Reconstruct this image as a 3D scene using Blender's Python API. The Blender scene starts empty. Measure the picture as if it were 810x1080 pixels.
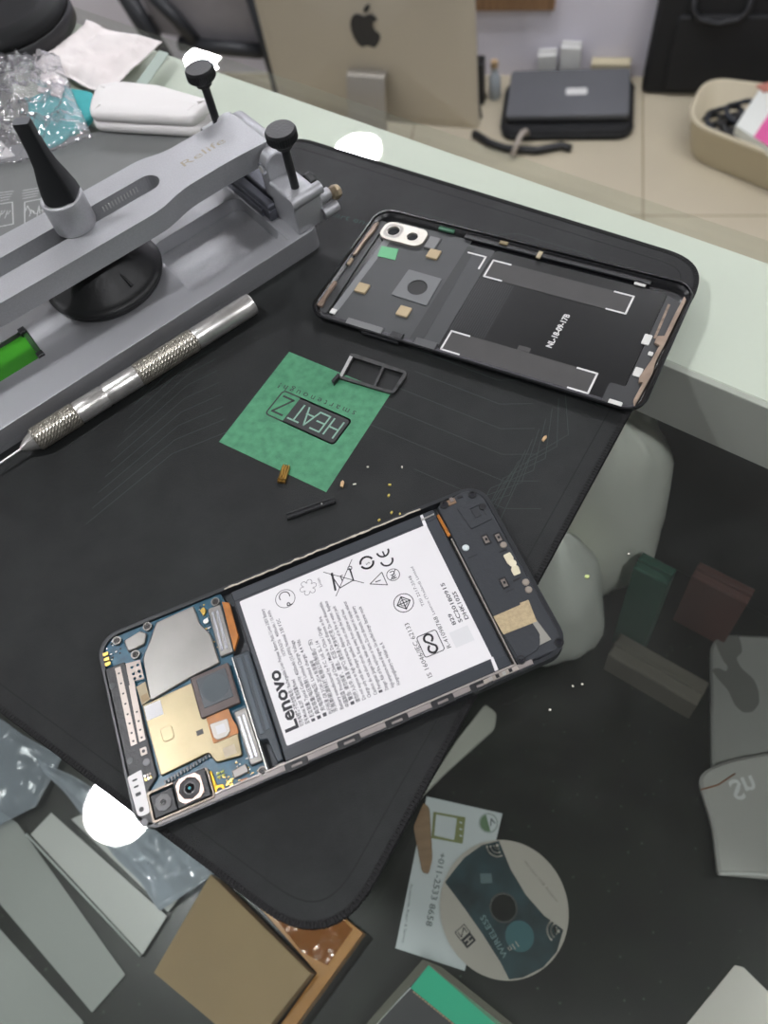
import bpy, math, random
from mathutils import Vector, Matrix, noise
from mathutils.geometry import tessellate_polygon
random.seed(7)
PI = math.pi
R = math.radians
K = 0.001            # everything below is written in millimetres
Z0 = 1.15            # counter height (m): z = 0 mm is the glass top of the counter
sc = bpy.context.scene
col = sc.collection

# ------------------------------------------------------------------ camera numbers (used to turn picture points into places)
F_PX, CAM_H, PITCH, ROLL = 880.0, 278.03, 1.02705, -0.25128
c_, s_ = math.cos(ROLL), math.sin(ROLL)
_r, _u = Vector((1, 0, 0)), Vector((0, math.sin(PITCH), math.cos(PITCH)))
CF = Vector((0, math.cos(PITCH), -math.sin(PITCH)))
CR = c_ * _r + s_ * _u
CU = -s_ * _r + c_ * _u
CAMP = Vector((0, 0, CAM_H))

def ray(px, py):
    return (px - 405) / F_PX * CR - (py - 540) / F_PX * CU + CF
def G(px, py, z=0.0):
    d = ray(px, py); t = (z - CAM_H) / d.z
    return CAMP + t * d
def GV(px, py, nv, D):
    d = ray(px, py); t = D / (d.x * nv[0] + d.y * nv[1])
    return CAMP + t * d

# ------------------------------------------------------------------ materials
def lin(h):
    h = h.lstrip('#'); o = []
    for i in (0, 2, 4):
        v = int(h[i:i+2], 16) / 255
        o.append(v / 12.92 if v <= .04045 else ((v + .055) / 1.055) ** 2.4)
    return (*o, 1)
MATS = {}
def mat(name, hexc, rough=.5, metal=0.0, var=0.0, vscale=60, bump=0.0, bscale=400, spec=.5, hex2=None, aniso=0, coat=0, detail=4, stretch=None):
    if name in MATS: return MATS[name]
    m = bpy.data.materials.new(name); m.use_nodes = True
    nt = m.node_tree; b = nt.nodes['Principled BSDF']
    b.inputs['Base Color'].default_value = lin(hexc)
    b.inputs['Roughness'].default_value = rough
    b.inputs['Metallic'].default_value = metal
    b.inputs['Specular IOR Level'].default_value = spec
    if coat: b.inputs['Coat Weight'].default_value = coat
    tc = nt.nodes.new('ShaderNodeTexCoord'); src = tc.outputs['Object']
    if stretch:
        mp = nt.nodes.new('ShaderNodeMapping'); mp.inputs['Scale'].default_value = stretch
        nt.links.new(src, mp.inputs[0]); src = mp.outputs[0]
    if var or hex2:
        n = nt.nodes.new('ShaderNodeTexNoise'); n.inputs['Scale'].default_value = vscale; n.inputs['Detail'].default_value = detail
        nt.links.new(src, n.inputs['Vector'])
        cr = nt.nodes.new('ShaderNodeValToRGB')
        a = lin(hexc); d = lin(hex2) if hex2 else tuple(min(1, v * (1 + var)) for v in a[:3]) + (1,)
        lo = a if hex2 else tuple(v * (1 - var) for v in a[:3]) + (1,)
        cr.color_ramp.elements[0].color = lo; cr.color_ramp.elements[0].position = .35
        cr.color_ramp.elements[1].color = d; cr.color_ramp.elements[1].position = .68
        nt.links.new(n.outputs[0], cr.inputs[0]); nt.links.new(cr.outputs[0], b.inputs['Base Color'])
    if bump:
        n = nt.nodes.new('ShaderNodeTexNoise'); n.inputs['Scale'].default_value = bscale; n.inputs['Detail'].default_value = 3
        nt.links.new(src, n.inputs['Vector'])
        bp = nt.nodes.new('ShaderNodeBump'); bp.inputs['Strength'].default_value = bump; bp.inputs['Distance'].default_value = .0005
        nt.links.new(n.outputs[0], bp.inputs['Height']); nt.links.new(bp.outputs[0], b.inputs['Normal'])
    MATS[name] = m; return m

def clear_mat(name, tint, base=0.0, basehex='#ffffff', rough=.02, bump=0, bscale=40, ior=1.45, dust=0.0, gmul=1.0):
    """thin clear sheet: what lies behind shows through, faces reflect by Fresnel, plus an even milky share"""
    m = bpy.data.materials.new(name); m.use_nodes = True; nt = m.node_tree; nt.nodes.clear()
    out = nt.nodes.new('ShaderNodeOutputMaterial')
    tr = nt.nodes.new('ShaderNodeBsdfTransparent'); tr.inputs[0].default_value = lin(tint)
    df = nt.nodes.new('ShaderNodeBsdfDiffuse'); df.inputs[0].default_value = lin(basehex)
    gl = nt.nodes.new('ShaderNodeBsdfGlossy'); gl.inputs['Roughness'].default_value = rough
    m1 = nt.nodes.new('ShaderNodeMixShader'); m1.inputs[0].default_value = base
    nt.links.new(tr.outputs[0], m1.inputs[1]); nt.links.new(df.outputs[0], m1.inputs[2])
    tc = nt.nodes.new('ShaderNodeTexCoord')
    if dust:
        n = nt.nodes.new('ShaderNodeTexNoise'); n.inputs['Scale'].default_value = 14; n.inputs['Detail'].default_value = 9; n.inputs['Roughness'].default_value = .7
        nt.links.new(tc.outputs['Object'], n.inputs['Vector'])
        mr = nt.nodes.new('ShaderNodeMapRange'); mr.inputs[1].default_value = .45; mr.inputs[2].default_value = .8
        mr.inputs[3].default_value = base; mr.inputs[4].default_value = base + dust
        nt.links.new(n.outputs[0], mr.inputs[0]); nt.links.new(mr.outputs[0], m1.inputs[0])
    ge = nt.nodes.new('ShaderNodeNewGeometry')
    io = nt.nodes.new('ShaderNodeMapRange'); io.inputs[3].default_value = ior; io.inputs[4].default_value = 1 / ior
    nt.links.new(ge.outputs['Backfacing'], io.inputs[0])
    fr = nt.nodes.new('ShaderNodeFresnel'); nt.links.new(io.outputs[0], fr.inputs['IOR'])
    m2 = nt.nodes.new('ShaderNodeMixShader')
    mu = nt.nodes.new('ShaderNodeMath'); mu.operation = 'MULTIPLY'; mu.inputs[1].default_value = gmul; mu.use_clamp = True
    nt.links.new(fr.outputs[0], mu.inputs[0]); nt.links.new(mu.outputs[0], m2.inputs[0])
    nt.links.new(m1.outputs[0], m2.inputs[1]); nt.links.new(gl.outputs[0], m2.inputs[2])
    if bump:
        n = nt.nodes.new('ShaderNodeTexNoise'); n.inputs['Scale'].default_value = bscale; n.inputs['Detail'].default_value = 2
        nt.links.new(tc.outputs['Object'], n.inputs['Vector'])
        bp = nt.nodes.new('ShaderNodeBump'); bp.inputs['Strength'].default_value = bump; bp.inputs['Distance'].default_value = .004
        nt.links.new(n.outputs[0], bp.inputs['Height'])
        nt.links.new(bp.outputs[0], gl.inputs['Normal']); nt.links.new(bp.outputs[0], fr.inputs['Normal'])
    nt.links.new(m2.outputs[0], out.inputs[0]); MATS[name] = m; return m

def emit_mat(name, hexc, st):
    m = bpy.data.materials.new(name); m.use_nodes = True; nt = m.node_tree; nt.nodes.clear()
    out = nt.nodes.new('ShaderNodeOutputMaterial'); e = nt.nodes.new('ShaderNodeEmission')
    e.inputs[0].default_value = lin(hexc); e.inputs[1].default_value = st
    nt.links.new(e.outputs[0], out.inputs[0]); return m

# ------------------------------------------------------------------ mesh collector
def rrect(x0, x1, y0, y1, r, n=6):
    r = min(r, (x1 - x0) / 2 - 1e-4, (y1 - y0) / 2 - 1e-4)
    p = []
    for cx, cy, a in ((x1 - r, y1 - r, 0), (x0 + r, y1 - r, 90), (x0 + r, y0 + r, 180), (x1 - r, y0 + r, 270)):
        for k in range(n + 1):
            t = R(a + 90 * k / n); p.append((cx + r * math.cos(t), cy + r * math.sin(t)))
    return p
def circ(cx, cy, r, n=24, ry=None):
    return [(cx + r * math.cos(2*PI*k/n), cy + (ry or r) * math.sin(2*PI*k/n)) for k in range(n)]
def area(p): return sum(p[i-1][0]*p[i][1] - p[i][0]*p[i-1][1] for i in range(len(p))) / 2
def ccw(p): return list(p) if area(p) > 0 else list(p)[::-1]
def inset(p, d):
    n = len(p); o = []
    for i in range(n):
        a, b, c = Vector(p[i-1][:2]), Vector(p[i][:2]), Vector(p[(i+1) % n][:2])
        e1 = (b - a); e2 = (c - b)
        if e1.length < 1e-6: e1 = e2
        if e2.length < 1e-6: e2 = e1
        n1 = Vector((-e1.y, e1.x)).normalized(); n2 = Vector((-e2.y, e2.x)).normalized()
        m = n1 + n2
        if m.length < 1e-6: m = n1
        m.normalize(); k = d / max(.4, m.dot(n1)); o.append((b.x + m.x * k, b.y + m.y * k))
    return o
def roundpoly(p, r, n=5):
    """round the corners of a polygon"""
    o = []; N = len(p)
    rr = r if isinstance(r, (list, tuple)) else [r] * N
    for i in range(N):
        a, b, c = Vector(p[i-1][:2]), Vector(p[i][:2]), Vector(p[(i+1) % N][:2])
        u, v = a - b, c - b
        if rr[i] <= 0: o.append(tuple(b)); continue
        d = min(rr[i], u.length * .48, v.length * .48)
        s, e = b + u.normalized() * d, b + v.normalized() * d
        for k in range(n + 1):
            t = k / n; q = s * (1-t)**2 + b * 2*t*(1-t) + e * t*t; o.append(tuple(q))
    return o

class MB:
    def __init__(s): s.v = []; s.f = []; s.m = []; s.sm = []; s.mats = []
    def mi(s, m):
        if m not in s.mats: s.mats.append(m)
        return s.mats.index(m)
    def add(s, vs, fs, m, smooth=False, M=None):
        o = len(s.v); k = s.mi(m)
        s.v += [tuple(M @ Vector(v)) if M else tuple(v) for v in vs]
        for f in fs: s.f.append([i + o for i in f]); s.m.append(k); s.sm.append(smooth)
        return s
    def slab(s, poly, z0, z1, m, ch=0, M=None, side=None, smooth=False):
        p = ccw(poly); n = len(p)
        if ch:
            q = inset(p, ch)
            vs = [(x, y, z0) for x, y in p] + [(x, y, z1 - ch) for x, y in p] + [(x, y, z1) for x, y in q]; L = 3
        else:
            vs = [(x, y, z0) for x, y in p] + [(x, y, z1) for x, y in p]; L = 2
        fs = [list(range(n))[::-1]]
        for l in range(L - 1):
            for i in range(n):
                j = (i + 1) % n; fs.append([l*n+i, l*n+j, (l+1)*n+j, (l+1)*n+i])
        # top faces by tessellation (handles concave outlines)
        top = (L - 1) * n; poly3 = [Vector(v) for v in vs[top:top+n]]
        s.add(vs, fs[1:], side or m, smooth, M)
        tris = [list(t) for t in tessellate_polygon([poly3])]
        s.add(vs[top:top+n], [s._up(vs[top:top+n], t) for t in tris], m, False, M)
        s.add(vs[:n], [s._up(vs[:n], t)[::-1] for t in tris], side or m, False, M)
        return s
    @staticmethod
    def _up(vs, t):
        a, b, c = (Vector(vs[i]) for i in t)
        return list(t) if (b - a).cross(c - a).z >= 0 else list(t)[::-1]
    def plate(s, outer, holes, z0, z1, m, M=None, side=None):
        loops = [ccw(outer)] + [ccw(h)[::-1] for h in holes]
        flat = [p for l in loops for p in l]; n = len(flat)
        v0 = [(x, y, z0) for x, y in flat]; v1 = [(x, y, z1) for x, y in flat]
        tris = tessellate_polygon([[Vector((x, y, 0)) for x, y in l] for l in loops])
        s.add(v1, [s._up(v1, t) for t in tris], m, False, M)
        s.add(v0, [s._up(v0, t)[::-1] for t in tris], m, False, M)
        o = 0
        for l in loops:
            k = len(l)
            vs = [(x, y, z0) for x, y in l] + [(x, y, z1) for x, y in l]
            s.add(vs, [[i, (i+1) % k, k + (i+1) % k, k + i] for i in range(k)], side or m, False, M)
        return s
    def box(s, x0, x1, y0, y1, z0, z1, m, ch=0, M=None):
        return s.slab([(x0, y0), (x1, y0), (x1, y1), (x0, y1)], z0, z1, m, ch, M)
    def flat(s, poly, z, m, M=None):
        p = ccw(poly); vs = [(x, y, z) for x, y in p]
        return s.add(vs, [s._up(vs, t) for t in tessellate_polygon([[Vector(v) for v in vs]])], m, False, M)
    def ring(s, outer, inner, z, m, M=None):
        loops = [ccw(outer), ccw(inner)[::-1]]; flat = [(x, y, z) for l in loops for x, y in l]
        return s.add(flat, [s._up(flat, t) for t in tessellate_polygon([[Vector((x, y, 0)) for x, y in l] for l in loops])], m, False, M)
    def stroke(s, pts, w, z, m, closed=False, M=None):
        n = len(pts)
        for i in range(n if closed else n - 1):
            a, b = Vector(pts[i]), Vector(pts[(i+1) % n]); d = b - a
            if d.length < 1e-6: continue
            d.normalize(); q = Vector((-d.y, d.x)) * w / 2; a2 = a - d * w * .3; b2 = b + d * w * .3
            s.add([(*(a2 - q), z), (*(b2 - q), z), (*(b2 + q), z), (*(a2 + q), z)], [[0, 1, 2, 3]], m, False, M)
        return s
    def cyl(s, p0, p1, r0, m, r1=None, seg=24, cap=True, smooth=True, M=None, capm=None):
        return s.lathe([(r0, 0), (r1 if r1 is not None else r0, 1)], m, p0, p1, seg, smooth, cap, M, capm)
    def lathe(s, prof, m, p0, p1, seg=32, smooth=True, cap=True, M=None, capm=None):
        """prof: (radius, t) pairs, t along the axis p0 -> p1 in 0..1"""
        p0, p1 = Vector(p0), Vector(p1); ax = p1 - p0; a = ax.normalized()
        u = a.orthogonal().normalized(); w = a.cross(u)
        vs = []; fs = []
        for r, t in prof:
            for k in range(seg):
                g = 2*PI*k/seg; vs.append(p0 + ax * t + (u * math.cos(g) + w * math.sin(g)) * r)
        for l in range(len(prof) - 1):
            for k in range(seg):
                j = (k+1) % seg; fs.append([l*seg+k, l*seg+j, (l+1)*seg+j, (l+1)*seg+k])
        s.add(vs, fs, m, smooth, M)
        if cap:
            n = len(prof) - 1
            s.add(vs[:seg], [list(range(seg))[::-1]], capm or m, False, M)
            s.add(vs[n*seg:], [list(range(seg))], capm or m, False, M)
        return s
    def tube(s, pts, r, m, seg=8, M=None):
        pts = [Vector(p) for p in pts]; n = len(pts); vs = []; fs = []; u = None
        for i, p in enumerate(pts):
            d = (pts[min(i+1, n-1)] - pts[max(i-1, 0)]).normalized()
            u = d.orthogonal().normalized() if u is None else (u - d * u.dot(d)).normalized()
            w = d.cross(u); rr = r[i] if isinstance(r, (list, tuple)) else r
            for k in range(seg):
                g = 2*PI*k/seg; vs.append(p + (u * math.cos(g) + w * math.sin(g)) * rr)
        for i in range(n - 1):
            for k in range(seg):
                j = (k+1) % seg; fs.append([i*seg+k, i*seg+j, (i+1)*seg+j, (i+1)*seg+k])
        fs.append(list(range(seg))[::-1]); fs.append([(n-1)*seg + k for k in range(seg)])
        return s.add(vs, fs, m, True, M)
    def text(s, body, x, y, z, size, m, rot=0, fit=None, align='LEFT', bold=0, M=None, high=None):
        c = bpy.data.curves.new('t', 'FONT'); c.body = body; c.size = size; c.resolution_u = 2; c.offset = bold * size
        o = bpy.data.objects.new('t', c); col.objects.link(o)
        me = bpy.data.meshes.new_from_object(o.evaluated_get(bpy.context.evaluated_depsgraph_get()))
        if len(me.vertices):
            xs = [v.co.x for v in me.vertices]; ys = [v.co.y for v in me.vertices]; x0, x1 = min(xs), max(xs); w = max(x1 - x0, 1e-6)
            kx = fit / w if fit else 1; ky = high / (max(ys) - min(ys)) if high else 1
            off = {'LEFT': x0, 'CENTER': (x0 + x1) / 2, 'RIGHT': x1}[align]; ca, sa = math.cos(R(rot)), math.sin(R(rot))
            vs = []
            for v in me.vertices:
                a, b = (v.co.x - off) * kx, v.co.y * ky; vs.append((x + a * ca - b * sa, y + a * sa + b * ca, z))
            s.add(vs, [s._upn(vs, list(p.vertices)) for p in me.polygons], m, False, M)
        bpy.data.objects.remove(o); bpy.data.curves.remove(c); bpy.data.meshes.remove(me)
        return s
    @staticmethod
    def _upn(vs, f):
        ar = sum(vs[f[i-1]][0]*vs[f[i]][1] - vs[f[i]][0]*vs[f[i-1]][1] for i in range(len(f)))
        return f if ar >= 0 else f[::-1]
    def build(s, name, parent=None, bevel=0, seg=2, origin=None, weld=False):
        o = Vector(origin) if origin is not None else Vector((0, 0, 0))
        me = bpy.data.meshes.new(name)
        me.from_pydata([tuple((Vector(v) - o) * K) for v in s.v], [], s.f)
        for m in s.mats: me.materials.append(m)
        for p, k, sm in zip(me.polygons, s.m, s.sm): p.material_index = k; p.use_smooth = sm
        me.update()
        ob = bpy.data.objects.new(name, me); col.objects.link(ob)
        if parent: ob.parent = parent
        else: ob.location = (0, 0, Z0)
        if origin is not None: ob.location = o * K + (Vector((0, 0, 0)) if parent else Vector((0, 0, Z0)))
        if bevel or weld:
            w = ob.modifiers.new('w', 'WELD'); w.merge_threshold = 1e-6
        if bevel:
            b = ob.modifiers.new('b', 'BEVEL'); b.width = bevel * K; b.segments = seg; b.limit_method = 'ANGLE'; b.angle_limit = R(40)
        return ob

def tag(o, label, cat, group=None, kind=None):
    o['label'] = label; o['category'] = cat
    if group: o['group'] = group
    if kind: o['kind'] = kind
    return o
def thing(name, label, cat, loc, rz=0, group=None):
    e = bpy.data.objects.new(name, None); col.objects.link(e); e.empty_display_size = .01
    e.location = (loc[0]*K, loc[1]*K, loc[2]*K + Z0); e.rotation_euler = (0, 0, rz)
    return tag(e, label, cat, group)
def struct(o, label=None, cat=None):
    o['kind'] = 'structure'
    if label: o['label'] = label; o['category'] = cat
    return o

# ------------------------------------------------------------------ palette
black_pl = mat('black plastic', '#1b1c1e', .42, bump=.25, bscale=900)
black_soft = mat('soft black rubber', '#141516', .5, bump=.2, bscale=500)
dark_frame = mat('dark grey frame', '#2e3033', .4, bump=.1)
alu = mat('blasted aluminium', '#b4b5b8', .45, metal=.7, bump=.35, bscale=2600, var=.05, vscale=1500)
alu_edge = mat('machined aluminium edge', '#d8dae0', .25, metal=.9)
alu_dark = mat('dark anodised aluminium', '#64666e', .45, metal=.6, bump=.3, bscale=2500)
alu_floor = mat('grey aluminium tray floor', '#b2b3b6', .42, metal=.7, bump=.3, bscale=2500)
steel = mat('bright steel', '#d8d6d2', .32, metal=.85, var=.08, vscale=300)
brass = mat('brass', '#c9a25a', .3, metal=1, var=.1, vscale=500)
white_print = mat('white label', '#dddbdc', .5, var=.01)
ink = mat('grey ink', '#2c2c30', .6)
ink_soft = mat('fine grey ink', '#4c4b50', .6)

# ================================================================== SETTING
ANG_W = R(-25)                                   # back wall direction
WT = Vector((math.cos(ANG_W), math.sin(ANG_W), 0)); WN = Vector((-math.sin(ANG_W), math.cos(ANG_W), 0))
FL = -1150.0
W0 = G(600, 80, FL)
WD = W0.dot(WN)
ANG_C = R(-48.5)                                 # far edge of the counter
CT = Vector((math.cos(ANG_C), math.sin(ANG_C), 0)); CN = Vector((-math.sin(ANG_C), math.cos(ANG_C), 0))
def frame(tv, nv, o=Vector((0, 0, 0))):
    M = Matrix.Identity(4)
    for i in range(3):
        M[i][0] = tv[i]; M[i][1] = nv[i]; M[i][2] = (0, 0, 1)[i]; M[i][3] = o[i]
    return M
MW = frame(WT, WN); MC = frame(CT, CN)

# floor: cream tiles
seam = G(678, 150, FL)
def tile_mat():
    m = bpy.data.materials.new('cream floor tiles'); m.use_nodes = True; nt = m.node_tree; b = nt.nodes['Principled BSDF']
    tc = nt.nodes.new('ShaderNodeTexCoord'); br = nt.nodes.new('ShaderNodeTexBrick')
    br.offset = 0; br.inputs['Scale'].default_value = 1; br.inputs['Brick Width'].default_value = .6; br.inputs['Row Height'].default_value = .6
    br.inputs['Mortar Size'].default_value = .0022; br.inputs['Color1'].default_value = lin('#bbb29c'); br.inputs['Color2'].default_value = lin('#bbb29c'); br.inputs['Mortar'].default_value = lin('#8f8268')
    n = nt.nodes.new('ShaderNodeTexNoise'); n.inputs['Scale'].default_value = 3; n.inputs['Detail'].default_value = 5
    mx = nt.nodes.new('ShaderNodeMix'); mx.data_type = 'RGBA'; mx.blend_type = 'OVERLAY'; mx.inputs[0].default_value = .15
    nt.links.new(tc.outputs['Object'], br.inputs['Vector']); nt.links.new(tc.outputs['Object'], n.inputs['Vector'])
    nt.links.new(br.outputs[0], mx.inputs[6]); nt.links.new(n.outputs[0], mx.inputs[7]); nt.links.new(mx.outputs[2], b.inputs['Base Color'])
    b.inputs['Roughness'].default_value = .4
    return m
mb = MB(); mb.box(-4200, 4200, -4200, 4200, -40, 0, tile_mat())
fo = mb.build('floor'); fo.location = (seam.x*K + .33*math.sin(R(21)), seam.y*K + .33*math.cos(R(21)), FL*K + Z0); fo.rotation_euler = (0, 0, R(-21)); struct(fo)
wall_m = mat('lavender white wall paint', '#e0dde8', .8, bump=.1, bscale=60, var=.03, vscale=3)
mb = MB(); mb.box(-3500, 3500, WD, WD + 80, FL, 1000, wall_m, M=MW); struct(mb.build('wall_back'))
mb = MB(); mb.box(-3500, 3500, -1700, -1620, FL, 1000, mat('grey ambient blocking wall', '#6a6a6c', .8, var=.05, vscale=2), M=MW); struct(mb.build('wall_ambient_block'))  # unseen wall added behind the camera to cut ambient light from the front
ceil_m = mat('grey ceiling paint', '#9a9a9a', .9, var=.02, vscale=2)
mb = MB(); mb.box(-3600, 3600, -1700, WD + 80, 1000, 1060, ceil_m, M=MW); struct(mb.build('ceiling'))
wood_trim = mat('brown wood trim', '#8a6a4c', .5, var=.2, vscale=9, stretch=(12, 1, 1))
hz = GV(515, 4, WN, WD).z
mb = MB(); c0 = GV(508, 3, WN, WD).dot(WT); mb.box(c0 - 300, c0 + 190, WD - 18, WD - .2, hz - 8, hz + 40, wood_trim, M=MW); struct(mb.build('trim_1'))

# ceiling downlights (round): the three the glass mirrors, and fill lamps added out of view
lamp_e = emit_mat('downlight glow', '#fbfbff', 300)
def downlight(x, y, label):
    t = thing('ceiling_downlight', label, 'ceiling light', (x, y, 1000), 0, 'round ceiling downlights')
    mb = MB(); mb.plate(circ(0, 0, 66, 40), [circ(0, 0, 55, 40)], -6, -.5, mat('white lamp ring', '#e8e8e6', .5)); mb.build('trim_ring', t)
    mb = MB(); mb.slab(circ(0, 0, 54, 40), -3.5, -1, lamp_e); mb.build('diffuser', t)
S_ = 1 + 1000 / CAM_H
for (px, py), lab in zip(((125, 851), (378, 157), (215, 61)), ('round downlight mirrored beside the lower left corner of the open phone', 'round downlight mirrored in the pale glass behind the black mat', 'round downlight mirrored at the far glass edge behind the aluminium clamp')):
    g = G(px, py, 0); downlight(g.x * S_, g.y * S_, lab)
for x, y in ((950, -150), (90, -480), (1500, 300), (-1700, -100), (900, 1500), (450, 1850), (1350, 1150), (-1300, 1500)):  # added fill lamps, no known source; they brighten the shop and shelf
    downlight(x, y, 'round white fill downlight added outside the picture')

# ================================================================== DISPLAY COUNTER
cnt = thing('display_counter', 'glass topped shop display counter with white top rail and dark inner shelf', 'counter', (0, 0, FL))
cz = -FL
NF = 315.0
RAILN = 239.0
glass = clear_mat('counter glass', '#f8faf8', .008, '#d6d8d4', .0, dust=.014)
mb = MB(); mb.slab(rrect(-900, 900, -330, NF, 3), -8 + cz, cz, glass, .6, MC); mb.build('glass_top', cnt)
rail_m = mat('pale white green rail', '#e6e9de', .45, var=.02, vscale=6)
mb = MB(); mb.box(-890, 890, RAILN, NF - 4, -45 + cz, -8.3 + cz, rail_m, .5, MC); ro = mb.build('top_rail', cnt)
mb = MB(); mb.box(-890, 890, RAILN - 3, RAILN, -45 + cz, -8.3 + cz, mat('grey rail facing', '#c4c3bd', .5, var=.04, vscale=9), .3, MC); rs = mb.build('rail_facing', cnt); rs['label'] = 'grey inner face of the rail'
shelf_m = mat('black green speckled shelf', '#060907', .3, hex2='#121a12', vscale=45, detail=12)
nt = shelf_m.node_tree; bsdf = nt.nodes['Principled BSDF']; old = bsdf.inputs['Base Color'].links[0].from_socket
tc = nt.nodes.new('ShaderNodeTexCoord'); vo = nt.nodes.new('ShaderNodeTexVoronoi'); vo.inputs['Scale'].default_value = 170
nt.links.new(tc.outputs['Object'], vo.inputs['Vector'])
rp = nt.nodes.new('ShaderNodeValToRGB'); rp.color_ramp.elements[0].position = .05; rp.color_ramp.elements[0].color = (1, 1, 1, 1); rp.color_ramp.elements[1].position = .16; rp.color_ramp.elements[1].color = (0, 0, 0, 1)
nt.links.new(vo.outputs['Distance'], rp.inputs[0])
sep = nt.nodes.new('ShaderNodeSeparateColor'); nt.links.new(vo.outputs['Color'], sep.inputs[0])
gt = nt.nodes.new('ShaderNodeMath'); gt.operation = 'GREATER_THAN'; gt.inputs[1].default_value = .62; nt.links.new(sep.outputs[0], gt.inputs[0])
ml = nt.nodes.new('ShaderNodeMath'); ml.operation = 'MULTIPLY'; nt.links.new(gt.outputs[0], ml.inputs[0]); nt.links.new(rp.outputs[0], ml.inputs[1])
mx = nt.nodes.new('ShaderNodeMix'); mx.data_type = 'RGBA'; nt.links.new(ml.outputs[0], mx.inputs[0]); nt.links.new(old, mx.inputs[6]); mx.inputs[7].default_value = lin('#4a564a'); nt.links.new(mx.outputs[2], bsdf.inputs['Base Color'])
mb = MB(); mb.box(-890, 890, -320, NF - 14, -300 + cz, -288.2 + cz, shelf_m, .5, MC); mb.build('shelf', cnt)
mb = MB(); mb.box(-890, 890, NF - 14, NF - 4, cz * 0 + 2, -45.2 + cz, mat('smoky dark panel', '#23272a', .3, var=.2, vscale=5), .5, MC); mb.build('back_panel', cnt)
for tx in (-880, 855):
    for ny in (-325, NF - 40):
        mb = MB(); mb.box(tx, tx + 25, ny, ny + 25, 0, -8.3 + cz if ny < 0 else -300.3 + cz, alu, .5, MC); mb.build('post', cnt)

# ================================================================== WORK MAT
MZ = 2.5
def crossing(p, a, q, b):
    p, q = Vector(p), Vector(q); d, e = Vector((math.cos(R(a)), math.sin(R(a)))), Vector((math.cos(R(b)), math.sin(R(b))))
    den = d.x * e.y - d.y * e.x; t = ((q - p).x * e.y - (q - p).y * e.x) / den
    return tuple(p + d * t)
low, top_, rig, lef = ((-105, 78), -45.2), ((89, 324), -44.9), ((46, 121), 46.8), ((-205, 205), 46.0)
cor = [crossing(*low, *rig), crossing(*rig, *top_), crossing(*top_, *lef), crossing(*lef, *low)]
outl = roundpoly(cor, [26, 20, 22, 22], 10)
def mat_cloth():
    m = mat('black mat cloth', '#17191a', .5, bump=.5, bscale=3200, spec=.3)
    nt = m.node_tree; b = nt.nodes['Principled BSDF']; tc = nt.nodes.new('ShaderNodeTexCoord')
    # scuffs: lighter dusty patches; faint printed teal circuit lines
    n = nt.nodes.new('ShaderNodeTexNoise'); n.inputs['Scale'].default_value = 22; n.inputs['Detail'].default_value = 9; n.inputs['Roughness'].default_value = .65
    cr = nt.nodes.new('ShaderNodeValToRGB'); cr.color_ramp.elements[0].position = .4; cr.color_ramp.elements[1].position = .78
    cr.color_ramp.elements[0].color = lin('#0d0f0f'); cr.color_ramp.elements[1].color = lin('#242726')
    nt.links.new(tc.outputs['Object'], n.inputs['Vector']); nt.links.new(n.outputs[0], cr.inputs[0]); nt.links.new(cr.outputs[0], b.inputs['Base Color'])
    b.inputs['Sheen Weight'].default_value = .05; b.inputs['Sheen Roughness'].default_value = .5
    return m
cloth = mat_cloth(); stitch = mat('black edge stitching', '#0b0b0c', .8, bump=.8, bscale=1800)
workmat = thing('work_mat', 'large black cloth work mat with a green printed square lying on the glass counter', 'mat', (0, 0, 0))
mb = MB(); mb.slab(inset(ccw(outl), 1.2), .15, MZ - .05, cloth); mb.build('cloth_top', workmat)
mb = MB(); oc = ccw(outl); mb.plate(oc, [inset(oc, 2.2)], 0.05, MZ + .1, stitch)
per = [Vector(p) for p in oc]                     # overlock stitches, one little ridge after another
acc = 0
for i in range(len(per)):
    a, b = per[i], per[(i+1) % len(per)]; d = b - a; L = d.length
    if L < 1e-4: continue
    d.normalize(); q = Vector((-d.y, d.x)); s = -acc
    while s + 1.35 <= L:
        s += 1.35; c = a + d * s
        mb.add([(*(c - d*.5 - q*.25), .3), (*(c + d*.5 - q*.25), .3), (*(c + d*.5 + q*1.9), MZ + .05), (*(c - d*.5 + q*1.9), MZ + .05),
                (*(c - q*.2), MZ + .3), (*(c + q*1.7), MZ + .35)], [[0, 1, 4], [1, 2, 5, 4], [3, 0, 4, 5], [2, 3, 5]], stitch)
    acc = L - s if s >= 0 else acc + L
mb.build('stitched_edge', workmat)
grn = mat('green print', '#4a8f68', .6, bump=.4, bscale=3000, hex2='#3c7a59', vscale=300, detail=8)
teal_line = mat('faint teal print', '#25302e', .55)
blk_print = mat('charcoal print', '#2b2d2d', .6)
mb = MB()
GQ = [G(305, 371, MZ), G(412, 415, MZ), G(344, 519, MZ), G(231, 466, MZ)]
zt = MZ + .02
mb.slab([p[:2] for p in GQ], MZ - .04, zt, grn)
# logo frame: local axes on the printed square (upside down seen from the camera)
lo = [G(*p, MZ) for p in ((372, 443), (299, 411), (278, 437), (352, 470))]   # text origin corner first: reading runs towards -u
A0 = lo[0]; ux = (lo[1] - lo[0]).normalized(); LW = (lo[1] - lo[0]).length; LH = (lo[3] - lo[0]).length
uy = Vector((-ux.y, ux.x, 0))
if uy.dot(lo[3] - lo[0]) < 0: uy = -uy
ML = Matrix.Identity(4)
for i in range(2): ML[i][0], ML[i][1], ML[i][3] = ux[i], uy[i], A0[i]
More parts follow.
